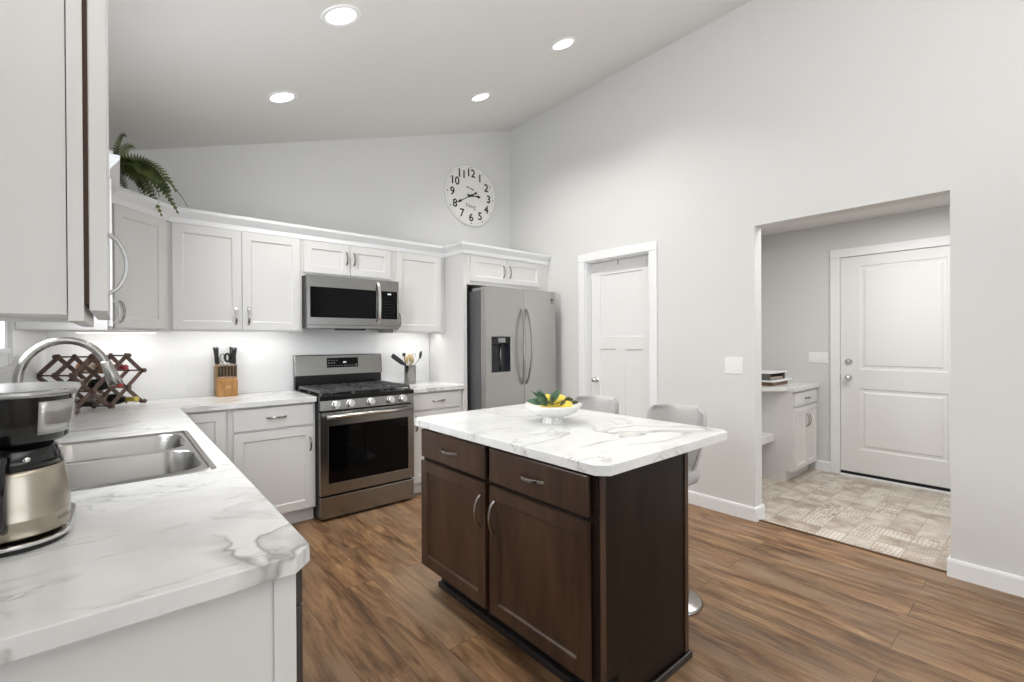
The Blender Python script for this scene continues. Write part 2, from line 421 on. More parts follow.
fl = struct('floor_entry', bx(XR+.04, XN+.1, -1.2, YN+.1, -.05, 0), TILEM)
struct('trim_1', bx(XR+.030, XR+.050, yo0+.002, yo1-.002, 0, .006), mat('bronze_threshold', (96, 72, 52), .5))
bm = BM(); z = zc(XR)+.02
box(bm, XR, XR+TW, YR, yo0, 0, z); box(bm, XR, XR+TW, yo1, yd0, 0, z); box(bm, XR, XR+TW, yd1, YB+.1, 0, z)
box(bm, XR, XR+TW, yo0, yo1, zo, z); box(bm, XR, XR+TW, yd0, yd1, zd, z)
bmesh.ops.remove_doubles(bm, verts=bm.verts, dist=1e-5)
struct('wall_right', bm, WALL)
struct('wall_back', prism_y(BM(), YB, YB+.1, [(XL-.1, 0), (XR+.05, 0), (XR+.05, zc(XR+.05)), (XL-.1, zc(XL-.1))]), WALL)
struct('ceiling', prism_y(BM(), YR-.1, YB+.1, [(XL-.12, zc(XL-.12)), (XR+.12, zc(XR+.12)), (XR+.12, zc(XR+.12)+.08), (XL-.12, zc(XL-.12)+.08)]), CEIL)
# left wall with the sink window and a side window behind the camera
wy0, wy1, wz0, wz1 = 1.78, 2.64, 1.295, 2.08
sy0, sy1, sz0, sz1 = -2.6, -1.2, .9, 2.2
bm = BM(); zt = zc(XL)+.01
for a in ((YR, sy0, 0, zt), (sy0, sy1, 0, sz0), (sy0, sy1, sz1, zt), (sy1, wy0, 0, zt), (wy0, wy1, 0, wz0), (wy0, wy1, wz1, zt), (wy1, YB+.1, 0, zt)):
    box(bm, XL-.14, XL, *a)
struct('wall_left', bm, WALL)
# window over the sink
def window_left(name, y0, y1, z0, z1, mull):
    bm = BM()
    for a in ((y0-.07, y1+.07, z0-.07, z0), (y0-.07, y1+.07, z1, z1+.07), (y0-.07, y0, z0, z1), (y1, y1+.07, z0, z1)): box(bm, XL, XL+.016, *a)
    w_ = struct(name, bm, TRIM, bevel=.003)
    bm = BM(); fw = .04
    for a in ((y0, y1, z0, z0+fw), (y0, y1, z1-fw, z1), (y0, y0+fw, z0+fw, z1-fw), (y1-fw, y1, z0+fw, z1-fw)): box(bm, XL-.13, XL-.09, *a)
    for k in range(1, mull):
        yy = y0+(y1-y0)*k/mull; box(bm, XL-.13, XL-.09, yy-.02, yy+.02, z0+fw, z1-fw)
    o = obj('window_frame', bm, TRIM, w_)
    g = mat('window_glass', (255, 255, 255), .0); bsdf(g).inputs['Transmission Weight'].default_value = 1; bsdf(g).inputs['IOR'].default_value = 1.01
    obj('window_pane', bx(XL-.112, XL-.108, y0+fw-.005, y1-fw+.005, z0+fw-.005, z1-fw+.005), g, w_)
    obj('window_sill', bx(XL-.09, XL+.028, y0-.02, y1+.02, z0-.016, z0+.004), TRIM, w_)
window_left('window_1', wy0, wy1, wz0, wz1, 2)
# wall behind the camera with a wide glass door opening
bm = BM(); px0, px1, pz = 0.0, 3.2, 2.5
zz = lambda x: zc(x)+.02
prism_y(bm, YR-.12, YR, [(XL-.1, 0), (px0, 0), (px0, zz(px0)), (XL-.1, zz(XL-.1))])
prism_y(bm, YR-.12, YR, [(px1, 0), (XR+.1, 0), (XR+.1, zz(XR+.1)), (px1, zz(px1))])
prism_y(bm, YR-.12, YR, [(px0, pz), (px1, pz), (px1, zz(px1)), (px0, zz(px0))])
struct('wall_behind', bm, WALL)
# entry nook
struct('wall_entry_far', bx(XN, XN+.1, -1.2, YN+.1, 0, 2.5), WALL)
struct('wall_entry_left', bx(XR+TW, XN+.1, YN, YN+.1, 0, 2.5), WALL)
struct('wall_entry_right', bx(XR+TW, XN+.1, -1.3, -1.2, 0, 2.5), WALL)
struct('ceiling_entry', bx(XR+TW-.005, XN+.1, -1.3, YN+.1, 2.44, 2.5), CEIL)
# baseboards
def baseboard(name, a, b, n, ext=(0, 0)):
    """a,b floor points, n outward"""
    a = Vector((a[0], a[1], 0)); b = Vector((b[0], b[1], 0)); n = Vector((n[0], n[1], 0)); bm = BM()
    prof = [(0, 0), (.014, 0), (.014, .085), (.010, .098), (0, .100)]
    A = [bm.verts.new(a+n*d+Vector((0, 0, z))) for d, z in prof]; B = [bm.verts.new(b+n*d+Vector((0, 0, z))) for d, z in prof]
    bm.faces.new(A); bm.faces.new(B)
    for i in range(5): j = (i+1) % 5; bm.faces.new((A[i], A[j], B[j], B[i]))
    return struct(name, bm, TRIM)
baseboard('baseboard_right', (XR, yo1-.014), (XR, yd0-.078), (-1, 0))
baseboard('baseboard_right_near', (XR, YR), (XR, yo0+.014), (-1, 0))
baseboard('baseboard_jamb', (XR, yo1), (XR+TW+.014, yo1), (0, -1))
baseboard('baseboard_jamb_near', (XR, yo0), (XR+TW, yo0), (0, 1))
baseboard('baseboard_entry', (XN, 1.425), (XN, 1.56), (-1, 0))
baseboard('baseboard_corner', (XR, yd1+.078), (XR, 3.30), (-1, 0))
baseboard('baseboard_behind', (XL, YR), (px0, YR), (0, 1))

# ------------------------------------------------------------------ doors
def casing(name, xw, y0, y1, zt, w=.076, th=.018, jamb=.118, sides=(1, 1)):
    bm = BM()
    if sides[0]: box(bm, xw-th, xw, y0-w, y0, 0, zt)
    if sides[1]: box(bm, xw-th, xw, y1, y1+w, 0, zt)
    box(bm, xw-th-.004, xw, y0-w, y1+w, zt, zt+w)
    return bm
d1 = struct('door_1', casing('c', XR, yd0, yd1, zd), TRIM, bevel=.003)
bm = BM(); box(bm, XR-.001, XR+TW, yd0, yd0+.012, 0, zd-.012); box(bm, XR-.001, XR+TW, yd1-.012, yd1, 0, zd-.012); box(bm, XR-.001, XR+TW, yd0, yd1, zd-.012, zd)
obj('door_jamb', bm, TRIM, d1)
FP = Face((XR+.110, yd1-.014, .01), (0, -1, 0), (-1, 0, 0)); Wd = yd1-yd0-.028; Hd = zd-.025
bm = panel_slab(BM(), FP, 0, Wd, 0, Hd, .035, [(.11, Wd-.11, 1.34, Hd-.12), (.11, Wd/2-.05, .2, 1.22), (Wd/2+.05, Wd-.11, .2, 1.22)], .010, .002)
sl = obj('door_slab', bm, DOORW, d1, bevel=.0015, segs=1)
def knob(c, ax, parent, r=.026, name='door_knob'):
    bm = lathe(BM(), [(.030, 0), (.030, .006), (.012, .010), (.011, .030), (.020, .036), (r, .048), (r*.96, .058), (r*.6, .066), (.002, .068)], c, 20, ax)
    return obj(name, bm, KNOBM, parent, smooth=True)
knob(FP.p(.062, .92, .034), (-1, 0, 0), sl)
obj('door_stop_hook', tube(BM(), [FP.p(Wd*.47, Hd-.003, .036), FP.p(Wd*.47, Hd-.02, .046), FP.p(Wd*.47, Hd-.045, .046)], .004, 8), NICKEL, d1)
# entry door
ye1 = 1.343; ye0 = ye1-.915; zt = 2.10
d2 = struct('door_2', casing('c', XN, ye0, ye1+.004, zt+.004, .08, .02), TRIM, bevel=.003)
FE = Face((XN-.004, ye1, .045), (0, -1, 0), (-1, 0, 0)); We = .915; He = zt-.048
bm = panel_slab(BM(), FE, 0, We, 0, He, .008, [(.15, We-.15, .98, He-.09), (.15, We-.15, .22, .80)], .009, .010, raised=1)
s2 = obj('door_slab', bm, DOORW, d2)
knob(FE.p(.066, .90, .008), (-1, 0, 0), s2)
bm = lathe(BM(), [(.030, 0), (.029, .008), (.014, .012), (.012, .024), (.002, .025)], FE.p(.066, 1.053, .008), 20, (-1, 0, 0)); obj('deadbolt', bm, KNOBM, s2, smooth=True)
obj('door_sweep', bx(XN-.016, XN-.002, ye0, ye1, .018, .045), SHADOWM, d2, label='black rubber door sweep')
obj('threshold', bx(XN-.05, XN, ye0, ye1, 0, .018), TRIM, d2, bevel=.004)
obj('strike_plate', bx(XN-.016, XN-.003, ye1+.001, ye1+.004, .92, .97), NICKEL, d2)

# ------------------------------------------------------------------ backsplash and crown moulding (setting)
bm = BM(); box(bm, XL, 2.41, YB-.008, YB, ZC, 1.60); box(bm, XL, XL+.008, 2.9, YB-.008, ZC, 1.60); box(bm, XL, XL+.008, .95, 2.9, ZC, wz0-.07)
struct('trim_2', bm, SPLASH)
def crown(name, path, z0=2.118, prof=((0, 0), (.012, 0), (.014, .035), (.05, .075), (.052, .096), (0, .096))):
    bm = BM(); P_ = [Vector((x, y)) for x, y in path]; rings = []
    for i, p in enumerate(P_):
        ds = []
        if i: ds.append((p-P_[i-1]).normalized())
        if i < len(P_)-1: ds.append((P_[i+1]-p).normalized())
        ns = [Vector((d.y, -d.x)) for d in ds]
        if len(ns) == 2: n = (ns[0]+ns[1]).normalized(); n = n/n.dot(ns[0])
        else: n = ns[0]
        rings.append([bm.verts.new((p.x+n.x*o, p.y+n.y*o, z0+h)) for o, h in prof])
    k = len(prof)
    for i in range(len(rings)-1):
        for j in range(k): bm.faces.new((rings[i][j], rings[i][(j+1) % k], rings[i+1][(j+1) % k], rings[i+1][j]))
    bm.faces.new(rings[0]); bm.faces.new(rings[-1])
    return bm
XP, YP = 2.411, 3.50      # fridge panel x, front of fridge cabinet
struct('trim_3', crown('c', [(XL, 2.95), (-.037, 2.95), (-.037, 3.49), (.262, 3.806), (XP, 3.806), (XP, YP), (XR-.005, YP)]), TRIM)

# ------------------------------------------------------------------ upper cabinets
ZU0, ZU1 = 1.391, 2.120
def upper(label, x0, x1, z0, z1, doors, name='upper_cabinet', handles=None, yb=YB-.009, yf=YU+.019, toph=False):
    t = thing(name, label, 'cabinet', ((x0+x1)/2, yf, z0))
    bm = BM(); box(bm, x0, x1, yf, yb, z0+.018, z1)
    box(bm, x0, x1, yf, yf+.019, z0, z0+.0182); box(bm, x0, x0+.016, yf+.019, yb, z0, z0+.0182); box(bm, x1-.016, x1, yf+.019, yb, z0, z0+.0182)
    obj('body', bm, CABW, t)
    Fc = Face((0, yf, 0), (1, 0, 0), (0, -1, 0))
    for (a0, a1, b0, b1, hx) in doors:
        d = shaker('door', Fc, a0, a1, b0, b1, CABW, t)
        if hx is not None: pull(Fc, hx, (b0+.035+.064) if not toph else (b0+b1)/2+.012, True, d, Ln=.128 if not toph else .11)
    return t
# left of the microwave
xs0, xs1 = .262, 1.100
xm = .685
upper('white two-door wall cabinet above the knife block', xs0, xs1, ZU0, ZU1, [(xs0+.017, xm-.002, ZU0+.012, ZU1-.006, xm-.040), (xm+.002, xs1-.018, ZU0+.012, ZU1-.006, xm+.040)])
# above the microwave
upper('short white two-door wall cabinet directly above the microwave', 1.1005, 1.868, 1.835, ZU1, [(1.112, 1.474, 1.862, ZU1-.010, 1.445), (1.478, 1.838, 1.862, ZU1-.010, 1.508)], toph=True)
upper('white single-door wall cabinet between microwave and refrigerator', 1.8685, 2.405, ZU0, ZU1, [(1.893, 2.352, ZU0+.012, ZU1-.008, 1.915)])
# diagonal corner cabinet
t = thing('corner_upper_cabinet', 'white diagonal corner wall cabinet under the fern', 'cabinet', (0.1, 3.65, ZU0))
DA, DB = Vector((-.037, 3.49)), Vector((.2615, 3.806))
bm = poly_prism(BM(), [(XL+.009, 3.49), tuple(DA), tuple(DB), (.2615, YB-.009), (XL+.009, YB-.009)], ZU0, ZU1); obj('body', bm, CABW, t)
du = (DB-DA).normalized(); FD = Face((DA.x, DA.y, 0), (du.x, du.y, 0), (du.y, -du.x, 0)); Lg = (DB-DA).length
d = shaker('door', FD, .02, Lg-.045, ZU0+.012, ZU1-.006, CABW, t); pull(FD, .050, ZU0+.105, True, d)
# cabinet on the left wall next to the corner
t = thing('side_upper_cabinet', 'white wall cabinet on left wall between window and corner cabinet', 'cabinet', (-.2, 3.2, ZU0))
bm = BM(); box(bm, XL+.009, -.037, 2.95, 3.4895, ZU0-.012, ZU1); obj('body', bm, CABW, t)
FS = Face((-.037, 2.95, 0), (0, 1, 0), (1, 0, 0)); d = shaker('door', FS, .012, .527, ZU0+.004, ZU1-.006, CABW, t); pull(FS, .49, ZU0+.10, True, d)
# near wall cabinet at the left edge of the photo
t = thing('near_upper_cabinet', 'white wall cabinet close up at left edge with brown gap behind its door', 'cabinet', (-.2, 1.4, 1.37))
yn0, yn1, xf = 1.215, 1.69, -.0490; zb = 1.372
bm = BM(); box(bm, XL+.009, xf-.024, yn0, yn0+.018, zb, 2.30); box(bm, XL+.009, xf-.019, yn1-.018, yn1, zb, 2.30); box(bm, XL+.009, xf-.019, yn0+.018, yn1-.018, zb+.012, 2.30)
obj('body', bm, CABW, t)
bm = BM(); box(bm, xf-.022, xf, yn0-.005, yn0+.04, zb-.012, 2.30); box(bm, xf-.019, xf, yn1-.04, yn1, zb-.012, 2.30); box(bm, xf-.022, xf, yn0+.04, yn1-.04, zb-.012, zb+.03)
obj('face_frame', bm, CABW, t)
obj('gap_board', bx(xf, xf+.0075, yn0+.003, yn1-.02, zb+.022, 2.295), BROWNRAW, t, label='dark brown edge of board seen in the gap')  # brown board filling the gap between box and door
FN = Face((xf+.0075, yn0+.001, 0), (0, 1, 0), (1, 0, 0)); d = shaker('door', FN, 0, .465, zb+.008, 2.29, CABW, t, th=.027); pull(FN, .10, 1.487, True, d, d0=.027, out=.032)
# cabinet over the refrigerator with its tall panel
t = thing('refrigerator_surround_cabinet', 'white cabinet surround over the refrigerator with tall side panel', 'cabinet', (2.9, YP, 0))
obj('side_panel', bx(XP, XP+.040, YP, YB-.009, 0, ZU1), CABW, t, bevel=.001, segs=1)
obj('body', bx(XP+.0405, XR-.002, YP+.001, YB-.009, 1.838, ZU1), CABW, t)
bm = BM(); box(bm, 3.435, XR-.002, YP, YP+.02, 0, 1.8375); obj('filler_strip', bm, CABW, t)
Ff = Face((0, YP+.001, 0), (1, 0, 0), (0, -1, 0))
for a0, a1, hx in ((2.485, 2.909, 2.872), (2.913, 3.372, 2.952)):
    d = shaker('door', Ff, a0, a1, 1.872, 2.104, CABW, t, rail=.05); pull(Ff, hx, 1.985, True, d, Ln=.12)

# ------------------------------------------------------------------ base cabinets
def base(label, x0, x1, cols, yf=YC+.022, name='base_cabinet', ktx=None):
    t = thing(name, label, 'cabinet', ((x0+x1)/2, yf, 0))
    bm = BM(); box(bm, x0, x1, yf+.019, YB-.009, .10, ZC-.037); box(bm, x0, x1, yf+.07, YB-.009, 0, .0995)
    obj('body', bm, CABW, t)
    obj('toe_kick', bx(x0+.001, x1-.001, yf+.066, yf+.0695, 0, .0995), CABW, t)
    Fb = Face((0, yf+.019, 0), (1, 0, 0), (0, -1, 0)); return t, Fb
t, Fb = base('white base cabinet with drawer left of the range', .548, 1.105, None)
dr = slabfront('drawer', Fb, .578, 1.088, .715, .862, CABW, t); pull(Fb, .84, .793, False, dr)
d = shaker('door', Fb, .578, 1.088, .112, .700, CABW, t); pull(Fb, 1.062, .572, True, d, Ln=.10)
t, Fb = base('white blind corner base cabinet behind the sink counter', .262, .5475, None)
d = shaker('door', Fb, .27, .536, .112, .862, CABW, t)
t, Fb = base('white base cabinet with drawer between range and refrigerator', 1.872, 2.410, None)
dr = slabfront('drawer', Fb, 1.892, 2.385, .722, .862, CABW, t); pull(Fb, 2.15, .795, False, dr)
d = shaker('door', Fb, 1.892, 2.385, .112, .706, CABW, t); pull(Fb, 1.925, .61, True, d)
# left run: sink base and dishwasher
YEp = YE+.032
t = thing('sink_base_cabinet', 'white cabinet run under the sink counter with plain end panel', 'cabinet', (-.05, 2.2, 0))
obj('end_panel', bx(XL+.009, .262, YEp, YEp+.018, 0, ZC-.037), CABW, t)
obj('corner_stile', bx(.222, .262, YEp-.005, YEp, 0, ZC-.037), CABW, t, bevel=.001, segs=1)
bm = BM(); box(bm, XL+.009, .255, 1.585, 1.603, .10, ZC-.037); box(bm, XL+.009, .255, 2.66, YB-.64, .10, ZC-.037); box(bm, XL+.009, .255, 1.603, 2.66, .10, .62); box(bm, .236, .255, 1.603, 2.66, .62, ZC-.037); box(bm, XL+.009, .19, 1.585, YB-.64, 0, .0995)
obj('body', bm, CABW, t)
FL = Face((.255, 1.60, 0), (0, 1, 0), (1, 0, 0))
for a in (0.01, .46, .93):
    wd = .44 if a < .9 else .46
    d = shaker('door', FL, a, a+wd, .112, .70, CABW, t); pull(FL, a+.05, .61, True, d)
    d = slabfront('drawer', FL, a, a+wd, .715, .862, CABW, t)
t = thing('dishwasher', 'dishwasher at the counter end, only its dark front edge visible', 'dishwasher', (0, 1.27, 0))
obj('tub', bx(XL+.05, .255, YEp+.020, 1.58, .10, ZC-.040), DARKGREY, t)
obj('door', bx(.2625, .2765, YEp+.004, 1.58, .10, .795), mat('dishwasher_dark_edge', (62, 54, 48), .45), t, bevel=.002)
obj('control_panel', bx(.2625, .2765, YEp+.004, 1.58, .80, .868), mat('dishwasher_dark_panel', (58, 50, 45), .4), t, bevel=.002)
obj('toe_panel', bx(.15, .20, YEp+.020, 1.58, 0, .0995), DARKGREY, t)

# ------------------------------------------------------------------ worktops
c = .036
out = [(XL+.001, YE), (XC-c, YE), (XC, YE+c), (XC, YC), (1.104, YC), (1.104, YB-.009), (XL+.001, YB-.009)]
sx0, sx1, s_y0, s_y1 = -.265, .215, 1.745, 2.535
hole = [(sx0, s_y0), (sx1, s_y0), (sx1, s_y1), (sx0, s_y1)]
bm = poly_prism(BM(), out, ZC-.036, ZC, hole)
solo('worktop', bm, MARBLE, 'white marble-look L-shaped worktop holding the sink', 'countertop', bevel=.0025, segs=2)
bm = poly_prism(BM(), [(1.870, YC), (2.4105, YC), (2.4105, YB-.009), (1.870, YB-.009)], ZC-.036, ZC)
solo('worktop', bm, MARBLE, 'short white marble-look worktop between range and refrigerator', 'countertop', bevel=.0025, segs=2)

# ------------------------------------------------------------------ sink
def rrect(x0, x1, y0, y1, r, n=6):
    pts = []
    for cx, cy, a0 in ((x1-r, y1-r, 0), (x0+r, y1-r, PI/2), (x0+r, y0+r, PI), (x1-r, y0+r, 1.5*PI)):
        for i in range(n+1): a = a0+PI/2*i/n; pts.append((cx+r*math.cos(a), cy+r*math.sin(a)))
    return pts
def bowl_mesh(bm, x0, x1, y0, y1, zt, zb, r=.085):
    rings = []
    for z, ins, rr in ((zt, 0, r), (zt-.006, .004, r), (zb+.03, .012, r), (zb+.008, .022, r*.9), (zb, .045, r*.7)):
        rings.append([bm.verts.new((x, y, z)) for x, y in rrect(x0+ins, x1-ins, y0+ins, y1-ins, rr)])
    for i in range(len(rings)-1):
        k = len(rings[0])
        for j in range(k): bm.faces.new((rings[i][j], rings[i][(j+1) % k], rings[i+1][(j+1) % k], rings[i+1][j]))
    bm.faces.new(rings[-1]); return rings[0]
snk = thing('kitchen_sink', 'stainless steel double-bowl sink set in the marble worktop', 'sink', (-.03, 2.14, ZC))
RX0, RX1, RY0, RY1 = -.318, .241, 1.722, 2.556
bm = BM(); bw = [(-.225, .212, 1.757, 2.122), (-.225, .205, 2.152, 2.522)]
topz = ZC+.006
outer = [bm.verts.new((x, y, topz)) for x, y in rrect(RX0+.008, RX1-.008, RY0+.008, RY1-.008, .022)]
lowr = [bm.verts.new((x, y, ZC+.0005)) for x, y in rrect(RX0, RX1, RY0, RY1, .028)]
k = len(outer)
for j in range(k): bm.faces.new((lowr[j], lowr[(j+1) % k], outer[(j+1) % k], outer[j]))
inn = [bm.verts.new((x, y, topz)) for x, y in rrect(RX0+.020, RX1-.018, RY0+.018, RY1-.018, .020)]
inn2 = [bm.verts.new((x, y, topz-.004)) for x, y in rrect(RX0+.024, RX1-.022, RY0+.022, RY1-.022, .018)]
for j in range(k):
    bm.faces.new((outer[j], outer[(j+1) % k], inn[(j+1) % k], inn[j])); bm.faces.new((inn[j], inn[(j+1) % k], inn2[(j+1) % k], inn2[j]))
ee = [bm.edges.get((inn2[j], inn2[(j+1) % k])) for j in range(k)]
for b in bw:
    rg = bowl_mesh(bm, b[0], b[1], b[2], b[3], topz-.004, ZC-.19)
    ee += [bm.edges.get((rg[j], rg[(j+1) % len(rg)])) for j in range(len(rg))]
bmesh.ops.triangle_fill(bm, use_beauty=True, edges=ee)
so = obj('basin', bm, SINKM, snk, smooth=True)
md = so.modifiers.new('edges', 'EDGE_SPLIT'); md.split_angle = math.radians(40)
for b in bw:
    bm = lathe(BM(), [(.045, 0), (.043, .004), (.035, .002), (.030, -.002), (.002, -.003)], ((b[0]+b[1])/2, (b[2]+b[3])/2, ZC-.1895), 24); obj('drain', bm, CHROME, snk, smooth=True)

# faucet
fy = 2.15; fx = -.245
t = thing('kitchen_faucet', 'brushed steel gooseneck pull-down faucet over the sink', 'faucet', (fx, fy, topz))
bm = lathe(BM(), [(.030, 0), (.030, .006), (.026, .012), (.022, .06), (.018, .065)], (fx, fy, topz-.0035), 24); obj('base', bm, NICKEL, t, smooth=True)
pts = [(fx, fy, topz+.05), (fx, fy, topz+.19)]
# arch
ax_, az_, rx_, rz_ = -.133, 1.190, .112, .136
fx0 = ax_-rx_
pts = [(fx, fy, topz+.05), (fx, fy, 1.10)]
for i in range(17):
    a = PI-(PI-.36)*i/16; pts.append((ax_+rx_*math.cos(a), fy, az_+rz_*math.sin(a)))
obj('neck', tube(BM(), pts, .0125, 16), NICKEL, t, smooth=True)
e = Vector(pts[-1]); p_ = Vector(pts[-2]); dd = (e-p_).normalized(); dd = (dd+Vector((.02, 0, -.2))).normalized()
obj('spray_head', tube(BM(), [e-dd*.018, e-dd*.012, e+dd*.02, e+dd*.070, e+dd*.074], [.0125, .0145, .0175, .022, .018], 18), NICKEL, t, smooth=True)
obj('lever_handle', tube(BM(), [(fx, fy+.018, topz+.045), (fx, fy+.045, topz+.055), (fx+.01, fy+.11, topz+.075)], [.010, .008, .006], 10), NICKEL, t, smooth=True)

# ------------------------------------------------------------------ range
RX, RW = 1.109, .757
t = thing('gas_range', 'freestanding stainless steel gas range with black cooktop', 'range', (RX+RW/2, 3.6, 0))
x0, x1 = RX, RX+RW; yf = 3.433
obj('body', bx(x0+.004, x1-.004, yf+.045, YB-.03, .02, .888), mat('range_side_black', (40, 40, 41), .4), t)
obj('base', bx(x0+.02, x1-.02, yf+.07, YB-.05, 0, .02), SHADOWM, t)
bm = bx(x0+.002, x1-.002, yf+.004, yf+.042, .020, .178); obj('storage_drawer', bm, STEEL, t, bevel=.006)
bm = BM(); Fr = Face((0, yf+.040, 0), (1, 0, 0), (0, -1, 0))
panel_slab(bm, Fr, x0+.002, x1-.002, .193, .800, .040, [(1.169, 1.813, .272, .697)], .003, .001)
dr = obj('oven_door', bm, STEEL, t, bevel=.003)
obj('oven_glass', fbox(BM(), Fr, 1.170, 1.812, .273, .696, .036, .0385), GLASSB, dr)
hy = yf-.045
bm = tube(BM(), [(x0+.035, hy, .770), (x1-.035, hy, .770)], .0155, 16)
for xx in (x0+.055, x1-.055): tube(bm, [(xx, yf+.002, .770), (xx, hy, .770)], .009, 10)
obj('oven_handle', bm, BRIGHT, dr, smooth=True, angle=60)
# control panel (slanted)
prof = [(yf+.045, .812), (yf-.004, .812), (yf+.006, .884), (yf+.045, .884)]
bm = BM(); A = [bm.verts.new((x0+.002, y, z)) for y, z in prof]; B = [bm.verts.new((x1-.002, y, z)) for y, z in prof]
bm.faces.new(A); bm.faces.new(B)
for i in range(4): j = (i+1) % 4; bm.faces.new((A[i], A[j], B[j], B[i]))
cp = obj('control_panel', bm, STEEL, t, bevel=.002)
nrm = Vector((0, -.99, .14)).normalized()
for kx in (1.225, 1.334, 1.493, 1.657, 1.764):
    bm = lathe(BM(), [(.033, 0), (.033, .006), (.028, .009), (.027, .032), (.023, .036), (.002, .037)], (kx, yf+.001, .848), 24, nrm)
    kb = obj('knob', bm, KNOBM, t, smooth=True); kb.modifiers.new('e', 'EDGE_SPLIT').split_angle = math.radians(40)
obj('cooktop', bx(x0, x1, yf+.000, YB-.085, .885, .918), ENAMEL, t, bevel=.004)
def burner(c, r):
    bm = lathe(BM(), [(r*1.25, 0), (r*1.2, .006), (r, .008), (r, .016), (r*.85, .020), (.002, .021)], c, 24); return bm
for cx, cy, r in ((1.26, 3.60, .045), (1.26, 3.89, .036), (1.4875, 3.74, .050), (1.715, 3.60, .045), (1.715, 3.89, .036)):
    obj('burner', burner((cx, cy, .918), r), ENAMEL, t, smooth=True)
def grate(gx0, gx1):
    bm = BM(); gy0, gy1 = yf+.045, YB-.12; z0, z1 = .936, .954; b = .0062
    for xx in (gx0, gx1): box(bm, xx-b, xx+b, gy0, gy1, z0, z1)
    n = 13
    for i in range(n):
        yy = gy0+(gy1-gy0)*i/(n-1)
        if i in (0, n-1, 6): box(bm, gx0, gx1, yy-b, yy+b, z0, z1)
        else:
            wl = (gx1-gx0)*(.27 if i % 2 else .36); box(bm, gx0, gx0+wl, yy-b*.8, yy+b*.8, z0, z1+.003); box(bm, gx1-wl, gx1, yy-b*.8, yy+b*.8, z0, z1+.003)
    mx = (gx0+gx1)/2
    for ya, yb_ in ((gy0, gy0+.10), ((gy0+gy1)/2-.09, (gy0+gy1)/2+.09), (gy1-.10, gy1)): box(bm, mx-b, mx+b, ya, yb_, z0, z1+.003)
    for xx in (gx0, gx1):
        for yy in (gy0, (gy0+gy1)/2, gy1): box(bm, xx-.007, xx+.007, yy-.007, yy+.007, .918, z0)
    return bm
for a, b in ((x0+.022, x0+.258), (x0+.267, x1-.267), (x1-.258, x1-.022)): obj('grate', grate(a, b), IRON, t)
# backguard
bm = BM(); prof = [(4.085, .918), (4.060, .918), (4.060, 1.035), (4.085, 1.035)]
obj('backguard_lower', bx(x0+.004, x1-.004, 4.048, 4.10, .918, 1.036), ENAMEL, t)
prof = [(4.105, 1.030), (4.030, 1.030), (4.050, 1.198), (4.062, 1.204), (4.105, 1.204)]
bm = prism_x(BM(), x0, x1, prof); bgd = obj('backguard', bm, STEEL, t, bevel=.003)
u = Vector((0, 4.050-4.030, 1.198-1.030)).normalized(); nb = Vector((0, -u.z, u.y))
def bgp(x, s, d): return Vector((x, 4.030, 1.030))+u*s+nb*d
def bgbox(bm, xa, xb, sa, sb, d0, d1):
    vs = [bm.verts.new(bgp(x, s, d)) for x, s, d in ((xa, sa, d0), (xb, sa, d0), (xb, sa, d1), (xa, sa, d1), (xa, sb, d0), (xb, sb, d0), (xb, sb, d1), (xa, sb, d1))]
    for q in ((0, 3, 2, 1), (4, 5, 6, 7), (0, 1, 5, 4), (1, 2, 6, 5), (2, 3, 7, 6), (3, 0, 4, 7)): bm.faces.new([vs[i] for i in q])
obj_b = BM(); bgbox(obj_b, 1.368, 1.640, .062, .146, -.001, .003); dp = obj('control_display', obj_b, GLASSB, bgd)
bm = BM()
for r, s in enumerate((.078, .102, .124)):
    for i in range(11 if r == 0 else (3 if r == 1 else 4)):
        xx = 1.384+i*.0225; bgbox(bm, xx-.0045, xx+.0045, s-.003-(.003 if r == 1 else 0), s+.003+(.003 if r == 1 else 0), .003, .0035)
bgbox(bm, 1.618, 1.630, .074, .088, .003, .0035)
obj('key_markings', bm, GREYM, dp)
bm = BM()
for i in range(4): bgbox(bm, 1.506+i*.007, 1.511+i*.007, .100, .112, .003, .0035)
obj('clock_digits', bm, DISPLAY, dp)

# ------------------------------------------------------------------ microwave
t = thing('microwave', 'stainless over-the-range microwave with black glass door', 'microwave', (1.485, 3.9, 1.42))
mx0, mx1, my, mz0, mz1 = 1.104, 1.864, 3.690, 1.420, 1.832
obj('body', bx(mx0+.002, mx1-.002, my+.030, YB-.009, mz0+.006, mz1-.001), mat('microwave_side_grey', (90, 90, 90), .35, .6), t)
Fm = Face((0, my+.028, 0), (1, 0, 0), (0, -1, 0)); xs = 1.690
bm = panel_slab(BM(), Fm, mx0, xs-.001, mz0+.028, mz1, .028, [(mx0+.022, xs-.030, mz0+.085, mz1-.090)], .002, .001); dr = obj('door', bm, STEEL, t, bevel=.003)
obj('door_glass', fbox(BM(), Fm, mx0+.023, xs-.031, mz0+.086, mz1-.091, .0255, .0275), GLASSB, dr)
bm = panel_slab(BM(), Fm, xs+.001, mx1, mz0+.028, mz1, .028, [(xs+.012, mx1-.012, mz0+.085, mz1-.090)], .002, .001); cp = obj('control_panel', bm, STEEL, t, bevel=.003)
obj('keypad', fbox(BM(), Fm, xs+.013, mx1-.013, mz0+.086, mz1-.091, .0255, .0275), GLASSB, cp)
bm = BM()
for r in range(6):
    for q in range(4):
        a = xs+.040+q*.028; zz_ = mz0+.11+r*.025; fbox(bm, Fm, a-.006, a+.006, zz_-.0015, zz_+.0015, .0275, .0278)
obj('key_markings', bm, DARKGREY, cp)
bm = BM()
for i in range(4): a = xs+.074+i*.0085; fbox(bm, Fm, a-.003, a+.003, mz1-.120, mz1-.108, .0275, .028)
obj('clock_digits', bm, DISPLAY, cp)
pts = []
